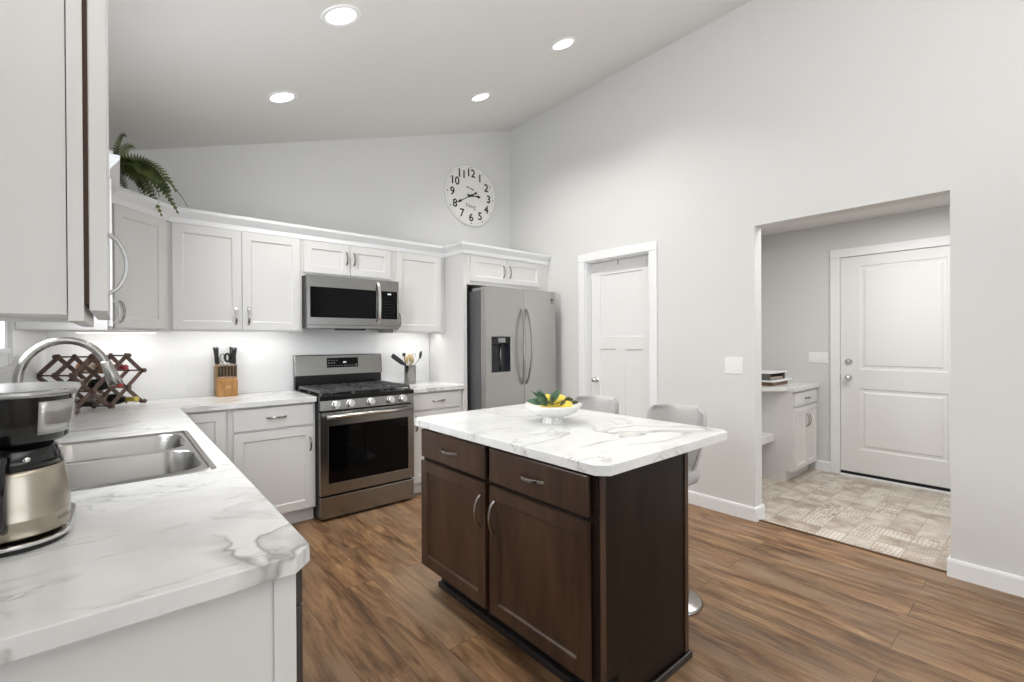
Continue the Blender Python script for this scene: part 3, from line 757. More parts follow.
for i in range(15): tt = i/14; pts.append((xs-.016, my+.002-.040*math.sin(PI*tt)**.5, mz0+.045+.345*tt))
obj('handle', sweep_rect(BM(), pts, (1, 0, 0), .024, .010), BRIGHT, dr, bevel=.003)
obj('bottom_trim', bx(mx0, mx1, my+.004, my+.030, mz0, mz0+.027), STEEL, t, bevel=.002)
obj('vent_grille', bx(mx0+.25, mx1-.28, my+.04, my+.13, mz0-.012, mz0+.006), BLACK, t)

# ------------------------------------------------------------------ refrigerator
t = thing('refrigerator', 'stainless side-by-side refrigerator with water dispenser', 'refrigerator', (2.95, 3.7, 0))
fx0_, fx1_, fyf = 2.497, 3.392, 3.275
obj('body', bx(fx0_+.004, fx1_-.004, fyf+.085, 4.05, .03, 1.775), FRSIDE, t)
obj('base_grille', bx(fx0_+.02, fx1_-.02, fyf+.05, 4.0, 0, .03), BLACK, t)
obj('top_hinge_cover', bx(fx0_+.01, fx1_-.01, fyf+.055, fyf+.22, 1.776, 1.800), GREYM, t, bevel=.003)
xmid = 2.957
def fdoor(a0, a1, hole=None):
    Fq = Face((0, fyf+.078, 0), (1, 0, 0), (0, -1, 0))
    return panel_slab(BM(), Fq, a0, a1, .045, 1.803, .074, [hole] if hole else [], .055, .002)
da = obj('freezer_door', fdoor(fx0_, xmid-.003, (2.566, 2.790, 1.028, 1.352)), STEELV, t, bevel=.006, segs=3)
db = obj('fridge_door', fdoor(xmid+.003, fx1_), STEELV, t, bevel=.006, segs=3)
yi = fyf+.004+.055
bm = BM(); box(bm, 2.569, 2.787, yi-.004, yi-.001, 1.031, 1.349); box(bm, 2.569, 2.573, fyf+.006, yi-.004, 1.031, 1.349); box(bm, 2.783, 2.787, fyf+.006, yi-.004, 1.031, 1.349); box(bm, 2.573, 2.783, fyf+.006, yi-.004, 1.345, 1.349); box(bm, 2.573, 2.783, fyf+.006, yi-.004, 1.031, 1.035)
dsp = obj('water_dispenser', bm, mat('dispenser_dark_recess', (44, 46, 54), .25), da)
obj('dispenser_buttons', bx(2.645, 2.725, fyf+.002, fyf+.012, 1.300, 1.340), GREYM, dsp)
obj('dispenser_upper', bx(2.573, 2.783, fyf+.012, yi-.004, 1.290, 1.345), BLACK, dsp)
obj('paddle', bx(2.600, 2.665, yi-.020, yi-.010, 1.12, 1.27), BLACK, dsp, bevel=.003)
obj('water_tube', tube(BM(), [(2.70, yi-.015, 1.29), (2.70, yi-.015, 1.04)], .006, 8), NICKEL, dsp, smooth=True)
for xx, pr, s in ((xmid-.035, da, -1), (xmid+.035, db, 1)):
    pts = []
    for i in range(21):
        tt = i/20; pts.append((xx-.006*s+s*.020*math.sin(PI*tt), fyf+.004-.060*math.sin(PI*tt)**.6, .90+.72*tt))
    obj('handle', sweep_rect(BM(), pts, (1, 0, 0), .020, .016), NICKEL, pr, bevel=.005)
# maker's mark, as on the photographed door
def text_mesh(s, size, depth=.001, bold=0):
    cu = bpy.data.curves.new('t', 'FONT'); cu.body = s; cu.size = size; cu.offset = bold; cu.extrude = depth; cu.align_x = 'CENTER'; cu.align_y = 'CENTER'
    to = bpy.data.objects.new('t', cu); C.objects.link(to); dg = bpy.context.evaluated_depsgraph_get(); dg.update()
    me = bpy.data.meshes.new_from_object(to.evaluated_get(dg)); bpy.data.objects.remove(to); bpy.data.curves.remove(cu)
    bm = BM(); bm.from_mesh(me); bpy.data.meshes.remove(me); return bm
def text_on(name, s, size, center, u, n, m, parent, bold=0):
    bm = text_mesh(s, size, .001, 0); u = Vector(u).normalized(); n = Vector(n).normalized(); up = n.cross(u)
    if bold:
        one = bm.copy(); me_ = bpy.data.meshes.new('t'); one.to_mesh(me_); one.free()
        for k_, (dx_, dy_) in enumerate(((bold, 0), (-bold, 0), (0, bold), (0, -bold))):
            c2 = BM(); c2.from_mesh(me_); bmesh.ops.translate(c2, verts=c2.verts, vec=(dx_, dy_, .0002*(k_+1)))
            m2 = bpy.data.meshes.new('t'); c2.to_mesh(m2); c2.free(); bm.from_mesh(m2); bpy.data.meshes.remove(m2)
        bpy.data.meshes.remove(me_)
    Mx = Matrix((u, up, n)).transposed().to_4x4(); Mx.translation = Vector(center)
    bmesh.ops.transform(bm, matrix=Mx, verts=bm.verts); return obj(name, bm, m, parent)
bm = lathe(BM(), [(.017, 0), (.017, .002), (.012, .002), (.012, 0)], (3.335, fyf+.0035, 1.722), 24, (0, -1, 0), cap=False)
lg = obj('badge_ring', bm, DARKGREY, db)
obj('badge_face', bx(3.332, 3.336, fyf+.002, fyf+.0035, 1.712, 1.730), DARKGREY, db)
text_on('badge_letters', 'LG', .026, (3.335, fyf+.003, 1.690), (1, 0, 0), (0, -1, 0), DARKGREY, db)

# ------------------------------------------------------------------ island
t = thing('kitchen_island', 'espresso-stained wooden kitchen island base with two doors and drawers', 'kitchen island', (1.5, 1.56, 0))
ix0, ix1, iy0, iy1 = 1.222, 1.794, .988, 2.140
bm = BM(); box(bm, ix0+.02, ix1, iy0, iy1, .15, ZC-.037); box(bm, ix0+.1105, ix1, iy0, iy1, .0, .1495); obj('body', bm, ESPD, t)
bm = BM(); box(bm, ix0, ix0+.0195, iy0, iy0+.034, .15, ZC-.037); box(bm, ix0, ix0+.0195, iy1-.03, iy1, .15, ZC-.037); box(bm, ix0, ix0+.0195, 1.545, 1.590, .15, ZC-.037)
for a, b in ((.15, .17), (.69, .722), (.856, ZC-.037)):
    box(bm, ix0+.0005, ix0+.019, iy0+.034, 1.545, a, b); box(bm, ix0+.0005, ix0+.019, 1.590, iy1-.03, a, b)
obj('face_frame', bm, ESPD, t)  # same wood as the doors, darkened to paint in shade between them
obj('corner_post', bx(ix0+.004, ix0+.034, iy0-.005, iy0, .15, ZC-.037), ESPR, t, bevel=.002)
obj('back_stile', bx(ix1-.020, ix1+.006, iy0-.005, iy0-.0002, 0.0, ZC-.037), ESPR, t, bevel=.002)
obj('toe_kick', bx(ix0+.103, ix0+.110, iy0, iy1, 0, .1495), SHADOWM, t)  # black paints in the shade of the toe recess
bm = BM(); box(bm, ix0+.078, ix0+.1025, iy0-.018, iy1, 0, .03); box(bm, ix0+.1025, ix1+.014, iy0-.018, iy0-.0052, 0, .03); box(bm, ix1+.0065, ix1+.014, iy0-.005, iy1, 0, .03)
obj('shoe_molding', bm, mat('island_shoe_dark', (40, 37, 37), .35), t, bevel=.005)
FI = Face((ix0, 0, 0), (0, -1, 0), (-1, 0, 0))
for ya, yb2, hs in ((2.138, 1.590, 1), (1.560, 1.018, -1)):
    dr = slabfront('drawer', FI, -ya, -yb2, .718, .860, ESPR, t, th=.020); pull(FI, -(ya+yb2)/2, .79, False, dr, d0=.020, Ln=.125)
    d = shaker('door', FI, -ya, -yb2, .158, .700, ESPR, t, th=.020, rail=.055, depth=.010)
    pull(FI, (-yb2-.035) if hs > 0 else (-ya+.035), .575, True, d, d0=.020, Ln=.135)
def chamf(x0, x1, y0, y1, c): return [(x0+c, y0), (x1-c, y0), (x1, y0+c), (x1, y1-c), (x1-c, y1), (x0+c, y1), (x0, y1-c), (x0, y0+c)]
bm = poly_prism(BM(), chamf(1.172, 2.067, .925, 2.190, .036), ZC-.036, ZC)
solo('island_worktop', bm, MARBLE, 'white marble-look worktop with clipped corners on the dark island', 'countertop', bevel=.0025, segs=2)

# ------------------------------------------------------------------ bar stools
def stool_mesh():
    root = thing('bar_stool', 'light grey upholstered bar stool at the island, nearer one with button on its back', 'stool', (0, 0, 0), 'bar stools at the island')
    bm = lathe(BM(), [(.155, 0), (.16, .006), (.145, .014), (.06, .03), (.03, .06), (.028, .30), (.024, .31), (.024, .60), (.002, .60)], (0, 0, 0), 40)
    obj('pedestal', bm, NICKEL, root, smooth=True)
    bm = tube(BM(), [(-.03, 0, .28), (-.06, -.12, .28), (-.17, -.12, .28), (-.20, 0, .28), (-.17, .12, .28), (-.06, .12, .28), (-.03, 0, .28)], .009, 10); obj('footrest', bm, NICKEL, root, smooth=True)
    bm = BM(); rg = []
    for z, s in ((.600, .10), (.607, .12), (.635, .13), (.665, .125), (.672, .11)):
        rg.append([bm.verts.new((x*s/.2-.02, y*s/.2, z)) for x, y in rrect(-.2, .2, -.2, .2, .09)])
    k = len(rg[0])
    for i in range(len(rg)-1):
        for j in range(k): bm.faces.new((rg[i][j], rg[i][(j+1) % k], rg[i+1][(j+1) % k], rg[i+1][j]))
    bm.faces.new(rg[0]); bm.faces.new(rg[-1]); obj('seat', bm, FABRIC, root, smooth=True)
    # curved padded back
    bm = BM(); n = 28; m_ = 26; out_ = []; inn_ = []
    for i in range(n+1):
        s = -1+2*i/n; ro, ri = [], []
        for j in range(m_+1):
            q = j/m_; z = .590+.378*q
            half = (.100+.085*min(1, q*1.5)-.028*q)*(1-.22*(1-(1-max(0, (q-.86)/.14)**2.2)**.5))*(1-.25*max(0, (.12-q)/.12)**2)
            y = half*s; x = .145+.055*q-.135*abs(s)**2.6
            thk = .042*(max(0, 1-abs(s)**8))**.5*(max(0.02, 1-abs(2*q-1)**10))**.5+.006
            ro.append(bm.verts.new((x+thk*.5, y, z))); ri.append(bm.verts.new((x-thk*.5, y*.985, z)))
        out_.append(ro); inn_.append(ri)
    for i in range(n):
        for j in range(m_):
            bm.faces.new((out_[i][j], out_[i+1][j], out_[i+1][j+1], out_[i][j+1])); bm.faces.new((inn_[i][j], inn_[i][j+1], inn_[i+1][j+1], inn_[i+1][j]))
        bm.faces.new((out_[i][m_], out_[i+1][m_], inn_[i+1][m_], inn_[i][m_])); bm.faces.new((out_[i][0], inn_[i][0], inn_[i+1][0], out_[i+1][0]))
    for i in (0, n):
        for j in range(m_): bm.faces.new((out_[i][j], out_[i][j+1], inn_[i][j+1], inn_[i][j]))
    obj('backrest', bm, FABRIC, root, smooth=True)
    bm = lathe(BM(), [(.007, 0), (.006, .003), (.001, .004)], (.075, -.150, .90), 12, (0, -1, 0)); obj('button', bm, DARKGREY, root, smooth=True)
    return root
st = stool_mesh(); st.location = (2.13, 1.268, 0)
st2 = copy_tree(st); st2.location = (2.13, 1.805, 0); st2['label'] = 'light grey upholstered bar stool behind the lemon bowl, farther along the island'
st['label'] = 'light grey upholstered bar stool at the island corner, nearer of the pair'

# ------------------------------------------------------------------ bowl of lemons
bc = Vector((1.634, 1.600, ZC))
def flute(k): return 1+.035*math.cos(2*PI*k/48*24*1)
bm = BM()
lathe(bm, [(.052, 0), (.050, .004), (.044, .030)], bc, 48, flute=lambda k: 1+.05*(1 if k % 3 else -1))
t = thing('footed_bowl', 'white footed ceramic bowl of lemons on the island', 'bowl', tuple(bc))
obj('foot', bm, CERAM, t)
bm = lathe(BM(), [(.040, .030), (.075, .036), (.112, .053), (.136, .080), (.142, .091), (.139, .092), (.130, .081), (.106, .058), (.070, .043), (.002, .039)], bc, 48)
obj('dish', bm, CERAM, t, smooth=True)
def lemon(c, ax, s, label):
    bm = BM(); prof = []
    for i in range(15):
        a = PI*i/14; r = .027*math.sin(a)**.9+.0008; h = -.036*math.cos(a); h *= (1.0 if abs(math.cos(a)) < .93 else 1.12); prof.append((r*s, h*s))
    lathe(bm, prof, (0, 0, 0), 20, ax); bmesh.ops.translate(bm, verts=bm.verts, vec=Vector(c))
    return solo('lemon', bm, LEMON, label, 'lemon', 'lemons in the white bowl', loc=c, smooth=True)
rgt = Vector((.766, -.643, 0)); fwd = Vector((.643, .766, 0))
def bp(a, b, z): return tuple(bc+rgt*a+fwd*b+Vector((0, 0, z-.010)))
lemon(bp(-.030, -.01, .112), (.3, .2, .9), .98, 'upright lemon in the white bowl, beside the bluish-green leaves')
lemon(bp(.022, -.005, .115), (.8, -.3, .25), 1.15, 'largest lemon at the middle of the white bowl')
lemon(bp(.062, -.035, .092), (.9, .1, .1), 1.0, 'lemon lying low at the right rim of the white bowl')
lemon(bp(-.005, .055, .098), (.3, .9, .1), 1.0, 'lemon half hidden at the back of the white bowl')
lemon(bp(-.055, -.050, .076), (.5, .6, .1), .9, 'lemon low behind the rim under the bluish-green leaves')
def leaf(bm, base, d, ln, wd, droop=.2, roll_=0):
    d = Vector(d).normalized(); a, b = frame_of(d); a = (a*math.cos(roll_)+b*math.sin(roll_)); b = a.cross(d)
    pts = []
    n = 6
    for i in range(n+1):
        q = i/n; c_ = Vector(base)+d*ln*q-Vector((0, 0, 1))*droop*ln*q*q; w_ = wd*math.sin(PI*min(1, q*.93+.05))**.8
        pts.append((c_-a*w_+b*w_*.3, c_, c_+a*w_+b*w_*.3))
    for s in range(2):
        for i in range(n):
            v = [bm.verts.new(x) for x in (pts[i][s], pts[i][s+1], pts[i+1][s+1], pts[i+1][s])]
            v2 = [bm.verts.new(Vector(x)-b*.0006) for x in (pts[i][s], pts[i][s+1], pts[i+1][s+1], pts[i+1][s])]
            bm.faces.new(v); bm.faces.new(v2[::-1])
bm = BM()
for k, (a, z, dx, dz) in enumerate(((-.05, .10, -.8, .75), (-.04, .10, -.35, .55), (-.06, .095, -.9, .25), (-.03, .095, .15, .25), (-.045, .09, -.6, .95), (-.05, .085, -.2, .3), (-.055, .10, -.5, .5))):
    leaf(bm, bp(a+.012, -.045, z+.012), rgt*dx+Vector((0, 0, dz))-fwd*.1*(k % 3), .090, .018, .08, k*.5)
solo('leaf_sprig', bm, BAY, 'bluish-green leaf sprig at the left side of the lemon bowl', 'leaves', loc=bp(-.05, -.045, .09), smooth=True)
bm = BM()
for k, (a, b_, z, dx, dz) in enumerate(((.05, .0, .12, .5, .35), (.05, -.02, .12, .9, .15), (.06, .0, .115, .9, .35), (.045, .0, .12, -.5, .3), (.07, -.01, .11, .6, .1), (.0, -.055, .105, .5, .3), (.0, -.055, .105, -.5, .35), (.08, -.02, .105, .9, .3), (.03, -.06, .10, .3, .4), (-.012, -.04, .105, .1, .6))):
    leaf(bm, bp(a, b_, z), rgt*dx+Vector((0, 0, dz))+fwd*.15*((k % 3)-1), .045, .010, .2, k*.7)
solo('leaf_sprig', bm, LEAFD, 'dark olive-green leaf sprig among lemons at right side of the bowl', 'leaves', loc=bp(.05, 0, .11), smooth=True)

# ------------------------------------------------------------------ knife block
kx, ky = .618, 3.955
t = thing('knife_block', 'wooden knife block with logo on front, full of knives', 'knife block', (kx, ky, ZC))
hw = .066
bm = prism_x(BM(), kx-hw-.004, kx+hw+.004, [(ky+.045, ZC), (ky+.135, ZC), (ky+.125, ZC+.225), (ky+.045, ZC+.235)]); obj('tall_block', bm, BLOCKS, t, bevel=.003)
bm = prism_x(BM(), kx-hw, kx+hw, [(ky, ZC), (ky+.0445, ZC), (ky+.0445, ZC+.150), (ky, ZC+.125)]); obj('front_block', bm, BLOCKW, t, bevel=.003)
bm = BM(); box(bm, kx-.020, kx+.028, ky-.0008, ky+.0005, ZC+.060, ZC+.064); box(bm, kx-.010, kx+.020, ky-.0008, ky+.0005, ZC+.070, ZC+.078)
obj('front_mark', bm, mat('pale_wood_mark', (206, 170, 116), .5), t)
def knife_mesh(ln, w_, m_=INK):
    bm = BM(); rings = []
    for q, s in ((0, .75), (.1, 1), (.45, .85), (.75, 1.0), (.93, 1.15), (1.0, .8)):
        rings.append([bm.verts.new((x*s, y*s, q*ln)) for x, y in rrect(-w_/2, w_/2, -w_*.8, w_*.8, w_*.35, 3)])
    k = len(rings[0])
    for i in range(len(rings)-1):
        for j in range(k): bm.faces.new((rings[i][j], rings[i][(j+1) % k], rings[i+1][(j+1) % k], rings[i+1][j]))
    bm.faces.new(rings[0]); bm.faces.new(rings[-1]); return bm
HANDLE = mat('knife_handle_dark', (38, 38, 40), .35)
def knife(name, loc, ln, w_, label, cat, group, tilt=(0, 0)):
    t = thing(name, label, cat, loc, group); bm = knife_mesh(ln, w_); bmesh.ops.translate(bm, verts=bm.verts, vec=Vector(loc)); obj('handle', bm, HANDLE, t, smooth=True)
    bm = box(BM(), loc[0]-w_*.5, loc[0]+w_*.5, loc[1]-w_*.5, loc[1]+w_*.5, loc[2]-.008, loc[2]+.004); obj('bolster', bm, KNOBM, t)
    bm = box(BM(), loc[0]-w_*.45, loc[0]+w_*.45, loc[1]-w_*.82, loc[1]+w_*.82, loc[2]+ln-.006, loc[2]+ln+.003); obj('end_cap', bm, KNOBM, t, bevel=.002)
    t.rotation_euler = (tilt[0], tilt[1], 0); return t
k0 = knife('steak_knife', (kx-.052, ky+.022, ZC+.146), .085, .011, 'steel-capped steak knife in the front row of the wooden block', 'knife', 'steak knives in the front row', (.10, 0))
for i in range(1, 6):
    kk = copy_tree(k0); kk.location = (kx-.052+i*.0205, ky+.022, ZC+.146)
knife('carving_knife', (kx-.055, ky+.075, ZC+.240), .130, .030, 'large dark-handled knife at the left end of the block', 'knife', 'large knives in the block', (.1, -.09))
knife('chef_knife', (kx+.050, ky+.070, ZC+.240), .125, .030, 'large dark-handled knife standing tallest at the block right end', 'knife', 'large knives in the block', (.1, .02))
knife('bread_knife', (kx+.038, ky+.105, ZC+.238), .135, .026, 'dark-handled knife behind the tallest knife at the block right end', 'knife', 'large knives in the block', (.0, .06))
t = thing('kitchen_scissors', 'kitchen scissors with ring handle in the middle of the block', 'scissors', (kx, ky+.085, ZC+.24))
for s, m_ in ((-1, NICKEL), (1, HANDLE)):
    c_ = Vector((kx+s*.016-.004, ky+.085, ZC+.285)); pts = [c_+Vector((.016*math.cos(a*PI/8), 0, .030*math.sin(a*PI/8))) for a in range(17)]
    obj('finger_ring', tube(BM(), pts, .0035 if s < 0 else .008, 8), m_, t, smooth=True)
obj('shank', bx(kx-.012, kx+.008, ky+.082, ky+.088, ZC+.232, ZC+.262), NICKEL, t)

# ------------------------------------------------------------------ utensil crock
cc = Vector((2.105, 3.945, ZC))
bm = lathe(BM(), [(.052, 0), (.055, .004), (.055, .168), (.057, .172), (.051, .172), (.050, .01), (.002, .008)], cc, 32)
solo('utensil_crock', bm, STEEL, 'ribbed stainless steel utensil crock on worktop right of the range', 'utensil holder', loc=tuple(cc), smooth=True).modifiers.new('e', 'EDGE_SPLIT').split_angle = math.radians(45)
def cp_(dx, dy, z): return cc+Vector((dx, dy, z))
def flat_head(bm, a, b, w0, w1, th=.004):
    a, b = Vector(a), Vector(b); d = (b-a).normalized(); s = Vector((d.z, 0, -d.x)).normalized(); n = d.cross(s)
    vs = []
    for p, w_ in ((a, w0), (a+(b-a)*.25, w1*.95), (a+(b-a)*.9, w1), (b, w1*.75)):
        vs.append([bm.verts.new(p+s*w_*i+n*th*j) for i, j in ((-.5, -.5), (.5, -.5), (.5, .5), (-.5, .5))])
    for i in range(3):
        for k in range(4): bm.faces.new((vs[i][k], vs[i][(k+1) % 4], vs[i+1][(k+1) % 4], vs[i+1][k]))
    bm.faces.new(vs[0]); bm.faces.new(vs[-1]); return bm
UT = 'utensils in the steel crock'
t = thing('spatula', 'dark grey spatula leaning left out of the steel crock', 'utensil', tuple(cp_(.03, 0, .02)), UT)
obj('handle', tube(BM(), [cp_(.03, 0, .012), cp_(-.055, 0, .185)], .005, 8), DARKGREY, t); obj('blade', flat_head(BM(), cp_(-.055, 0, .18), cp_(-.19, -.01, .275), .018, .045), DARKGREY, t, bevel=.001)
woodu = wood('pale_utensil_wood', (176, 152, 110), (196, 174, 132), (210, 190, 150), (20, 20, 6), .6)
for dx, tx, tz, lab in ((-.01, -.045, .265, 'pale wooden spoon leaning slightly left in the crock'), (.0, .0, .285, 'pale wooden spoon upright in the middle of the crock'), (.01, .035, .26, 'pale wooden paddle leaning slightly right in the crock')):
    t = thing('wooden_spoon', lab, 'utensil', tuple(cp_(dx, .01, .02)), UT)
    obj('handle', tube(BM(), [cp_(-dx, dx*2.2, .012), cp_(tx*.8, dx*2.2, tz-.06)], .005, 8), woodu, t)
    bm = lathe(BM(), [(.002, -.034), (.018, -.024), (.026, 0), (.020, .024), (.002, .033)], (0, 0, 0), 16); bmesh.ops.scale(bm, vec=(1, .4, 1), verts=bm.verts); bmesh.ops.translate(bm, verts=bm.verts, vec=cp_(tx, dx*2.2, tz-.035)); obj('bowl', bm, woodu, t, smooth=True)
t = thing('masher', 'dark round-ended masher behind the wooden spoons', 'utensil', tuple(cp_(-.02, .03, .02)), UT)
obj('handle', tube(BM(), [cp_(.0, .03, .012), cp_(-.045, .03, .26)], .006, 8), DARKGREY, t); bm = lathe(BM(), [(.002, -.018), (.016, -.008), (.016, .008), (.002, .018)], cp_(-.047, .03, .275), 14); obj('knob', bm, HANDLE, t, smooth=True)
t = thing('serving_spoon', 'steel serving spoon leaning right out of the crock', 'utensil', tuple(cp_(-.02, 0, .02)), UT)
obj('handle', tube(BM(), [cp_(-.025, -.01, .012), cp_(.05, -.01, .185), cp_(.095, -.01, .235)], .004, 8), NICKEL, t)
bm = lathe(BM(), [(.002, -.042), (.018, -.028), (.024, 0), (.018, .028), (.002, .040)], (0, 0, 0), 16); bmesh.ops.scale(bm, vec=(.5, .8, 1), verts=bm.verts); bmesh.ops.rotate(bm, matrix=Matrix.Rotation(.18, 3, 'Y'), verts=bm.verts); bmesh.ops.translate(bm, verts=bm.verts, vec=cp_(.107, -.01, .272)); obj('bowl', bm, DARKGREY, t, smooth=True)
t = thing('serving_tongs', 'bright steel tongs standing up at the right of the crock', 'utensil', tuple(cp_(0, .02, .02)), UT)
for s in (-1, 1):
    obj('arm', tube(BM(), [cp_(.01+s*.012, .02, .012), cp_(.035+s*.014, .02, .20), cp_(.045+s*.018, .02, .255), cp_(.062+s*.006, .02, .325)], [.004, .004, .006, .003], 8), KNOBM, t, smooth=True)

# ------------------------------------------------------------------ folding wine rack and bottles (set diagonally in the corner)
rc = Vector((-.112, 3.755, ZC)); rz = math.radians(47)
U_ = Vector((math.cos(rz), math.sin(rz), 0)); V_ = Vector((math.sin(rz), -math.cos(rz), 0))   # U along rack, V toward room
def rp(a, d, z): return rc+U_*a+V_*d+Vector((0, 0, z))
t = thing('wine_rack', 'dark wooden folding accordion wine rack in the counter corner', 'wine rack', tuple(rc))
px_, pz_ = .115, .100           # node spacing (half diamond)
z0 = .022
nodes = [(i, j) for i in range(-2, 3) for j in range(4) if (i+j) % 2 == 0 or True]
def node_ok(i, j): return (i+j) % 2 == 0 and abs(i) <= 2 and 0 <= j <= 3
def barpts(i0, j0, i1, j1): return (i0*px_, z0+j0*pz_), (i1*px_, z0+j1*pz_)
bars = [((-2, 0), (1, 3)), ((0, 0), (2, 2)), ((-2, 2), (-1, 3)), ((-1, 3), (2, 0)), ((-2, 2), (0, 0)), ((1, 3), (2, 2))]
def slat(p, q, d):
    a = rp(p[0], d, p[1]); b = rp(q[0], d, q[1]); e_ = (b-a).normalized()*.012; a -= e_; b += e_
    bm = BM(); dd = (b-a).normalized(); s = dd.cross(V_).normalized(); vs = []
    for pt in (a, b): vs.append([bm.verts.new(pt+s*.0125*i+V_*.0038*j) for i, j in ((-1, -1), (1, -1), (1, 1), (-1, 1))])
    for k in range(4): bm.faces.new((vs[0][k], vs[0][(k+1) % 4], vs[1][(k+1) % 4], vs[1][k]))
    bm.faces.new(vs[0]); bm.faces.new(vs[1]); return bm
for d0 in (.10, 0.0, -.10):
    for n_, ((i0, j0), (i1, j1)) in enumerate(bars):
        p, q = barpts(i0, j0, i1, j1); obj('slat', slat(p, q, d0+(.0045 if (i1-i0)*(j1-j0) > 0 else -.0045)), RACKW, t, bevel=.002, segs=1)
for i in range(-2, 3):
    for j in range(4):
        if (i+j) % 2 == 0:
            a = rp(i*px_, -.118, z0+j*pz_); b = rp(i*px_, .118, z0+j*pz_); dw = obj('dowel', tube(BM(), [a, b], .005, 10), RACKW, t, smooth=True)
            for e_ in (a, b):
                s = 1 if e_ is b else -1; obj('knob', lathe(BM(), [(.003, -.011), (.013, -.007), (.015, .003), (.010, .010), (.002, .011)], e_, 12, V_*s), RACKW, dw, smooth=True)
# bottles: lie across the rack, neck toward the room
def bottle(a, z, glass, capc, label, r=.036, push=0.0):
    loc = rp(a, -.15+push, z); t = thing('wine_bottle', label, 'bottle', tuple(loc), 'wine bottles in the folding rack')
    prof = [(.002, 0), (r, .002), (r, .175), (r*.8, .20), (.016, .225), (.0145, .232)]
    obj('bottle_body', lathe(BM(), prof, loc, 20, V_), glass, t, smooth=True)
    obj('capsule', lathe(BM(), [(.0145, .232), (.0148, .290), (.0165, .292), (.0165, .302), (.002, .303)], loc, 16, V_), capc, t, smooth=True)
    obj('wine_label', lathe(BM(), [(r+.0004, .05), (r+.0004, .13)], loc, 20, V_, cap=False), mat('cream_label', (216, 206, 182), .6), t, smooth=True); return t
GD = mat('dark_green_bottle_glass', (20, 26, 16), .08); GO = mat('amber_bottle_glass', (196, 128, 60), .1)
bottle(.0, .148, GD, mat('red_capsule', (176, 62, 66), .35), 'dark wine bottle with red capsule in the folding rack', push=.02)
bottle(.115, .048, GD, mat('yellow_capsule', (214, 198, 96), .35), 'dark wine bottle with yellow capsule, lowest in the folding rack', r=.034, push=.02)
bottle(.115, .248, GO, mat('deep_red_capsule', (168, 58, 62), .35), 'amber bottle lying in the upper part of the folding rack', r=.034, push=-.05)
bottle(-.115, .048, GD, mat('black_capsule', (38, 34, 36), .35), 'dark wine bottle with black capsule behind the coffee maker', push=-.03)

# ------------------------------------------------------------------ coffee maker
cm = Vector((-.164, 1.385, ZC))
t = thing('coffee_maker', 'black and stainless drip coffee maker with thermal carafe', 'coffee maker', tuple(cm))
def cpt(x, y, z): return cm+Vector((x, y, z))
ring = rrect(-.090, .084, -.105, .20, .080, 8); 
def slabr(pts, z0, z1): return poly_prism(BM(), [(cm.x+x, cm.y+y) for x, y in pts], ZC+z0, ZC+z1)
obj('base', slabr(ring, 0.0, .016), BLACK, t, bevel=.004)
obj('base_ring', slabr(rrect(-.094, .088, -.109, .204, .084, 8), .010, .018), CHROME, t, bevel=.003)
obj('hot_plate', lathe(BM(), [(.070, .0180), (.070, .021), (.002, .0212)], cm, 32), BLACK, t, smooth=True)
obj('column', slabr(rrect(-.075, .040, .105, .195, .02, 5), .018, .305), BLACK, t, bevel=.004)
# brew head
bm = BM(); rgs = []
for z, s in ((.204, .80), (.211, .90), (.25, .96), (.296, 1.0)):
    rgs.append([bm.verts.new(cpt(x*s, y*s if y < 0 else y*min(1, s+.05), z)) for x, y in rrect(-.092, .092, -.105, .19, .085, 10)])
k = len(rgs[0])
for i in range(len(rgs)-1):
    for j in range(k): bm.faces.new((rgs[i][j], rgs[i][(j+1) % k], rgs[i+1][(j+1) % k], rgs[i+1][j]))
bm.faces.new(rgs[0]); bm.faces.new(rgs[-1]); hd = obj('brew_head', bm, BLACK, t, smooth=True); hd.modifiers.new('e', 'EDGE_SPLIT').split_angle = math.radians(50)
# steel plate on the head's right front
def head_pt(q, z, o=.0012):
    r0 = rrect(-.092, .092, -.105, .19, .085, 10)
    zs_ = ((.204, .80), (.211, .90), (.25, .96), (.296, 1.0)); s = 1
    for (za, sa), (zb_, sb) in zip(zs_, zs_[1:]):
        if za <= z <= zb_: s = sa+(sb-sa)*(z-za)/(zb_-za)
    x, y = r0[q]; L_ = math.hypot(x, y+.02); return cpt(x*s+x/L_*o, (y*s if y < 0 else y*min(1, s+.05))+(y+.02)/L_*o, z)
bm = BM(); cols = []
for q in list(range(36, 44)): cols.append([bm.verts.new(head_pt(q, z)) for z in (.222, .245, .265, .288)])
for i in range(len(cols)-1):
    for j in range(3): bm.faces.new((cols[i][j], cols[i+1][j], cols[i+1][j+1], cols[i][j+1]))
sp = obj('steel_faceplate', bm, STEELV, hd, smooth=True); sm = sp.modifiers.new('s', 'SOLIDIFY'); sm.thickness = .0015; sm.offset = 1
obj('lid', slabr(rrect(-.098, .098, -.111, .195, .09, 10), .297, .311), mat('silver_lid_plastic', (178, 178, 178), .25, .7), t, bevel=.006, segs=3)
cf = thing('coffee_carafe', 'stainless thermal carafe with black collar under the coffee maker', 'carafe', tuple(cpt(0, -.01, .021)))
cb = cpt(0, -.01, .0214)
obj('body', lathe(BM(), [(.078, 0), (.0835, .006), (.0850, .036), (.0853, .037), (.0850, .038), (.0845, .06), (.082, .095), (.0775, .122), (.0755, .132)], cb, 40), steel('carafe_steel', (176, 168, 154), .28, 'z'), cf, smooth=True)
obj('collar', lathe(BM(), [(.0750, .1321), (.0715, .150), (.066, .170), (.056, .180), (.040, .182), (.002, .182)], cb, 40), BLACK, cf, smooth=True)
obj('lid_button', lathe(BM(), [(.006, 0), (.0055, .003), (.001, .004)], cb+Vector((.026, -.0680, .154)), 12, (.2, -1, .2)), CHROME, cf, smooth=True)
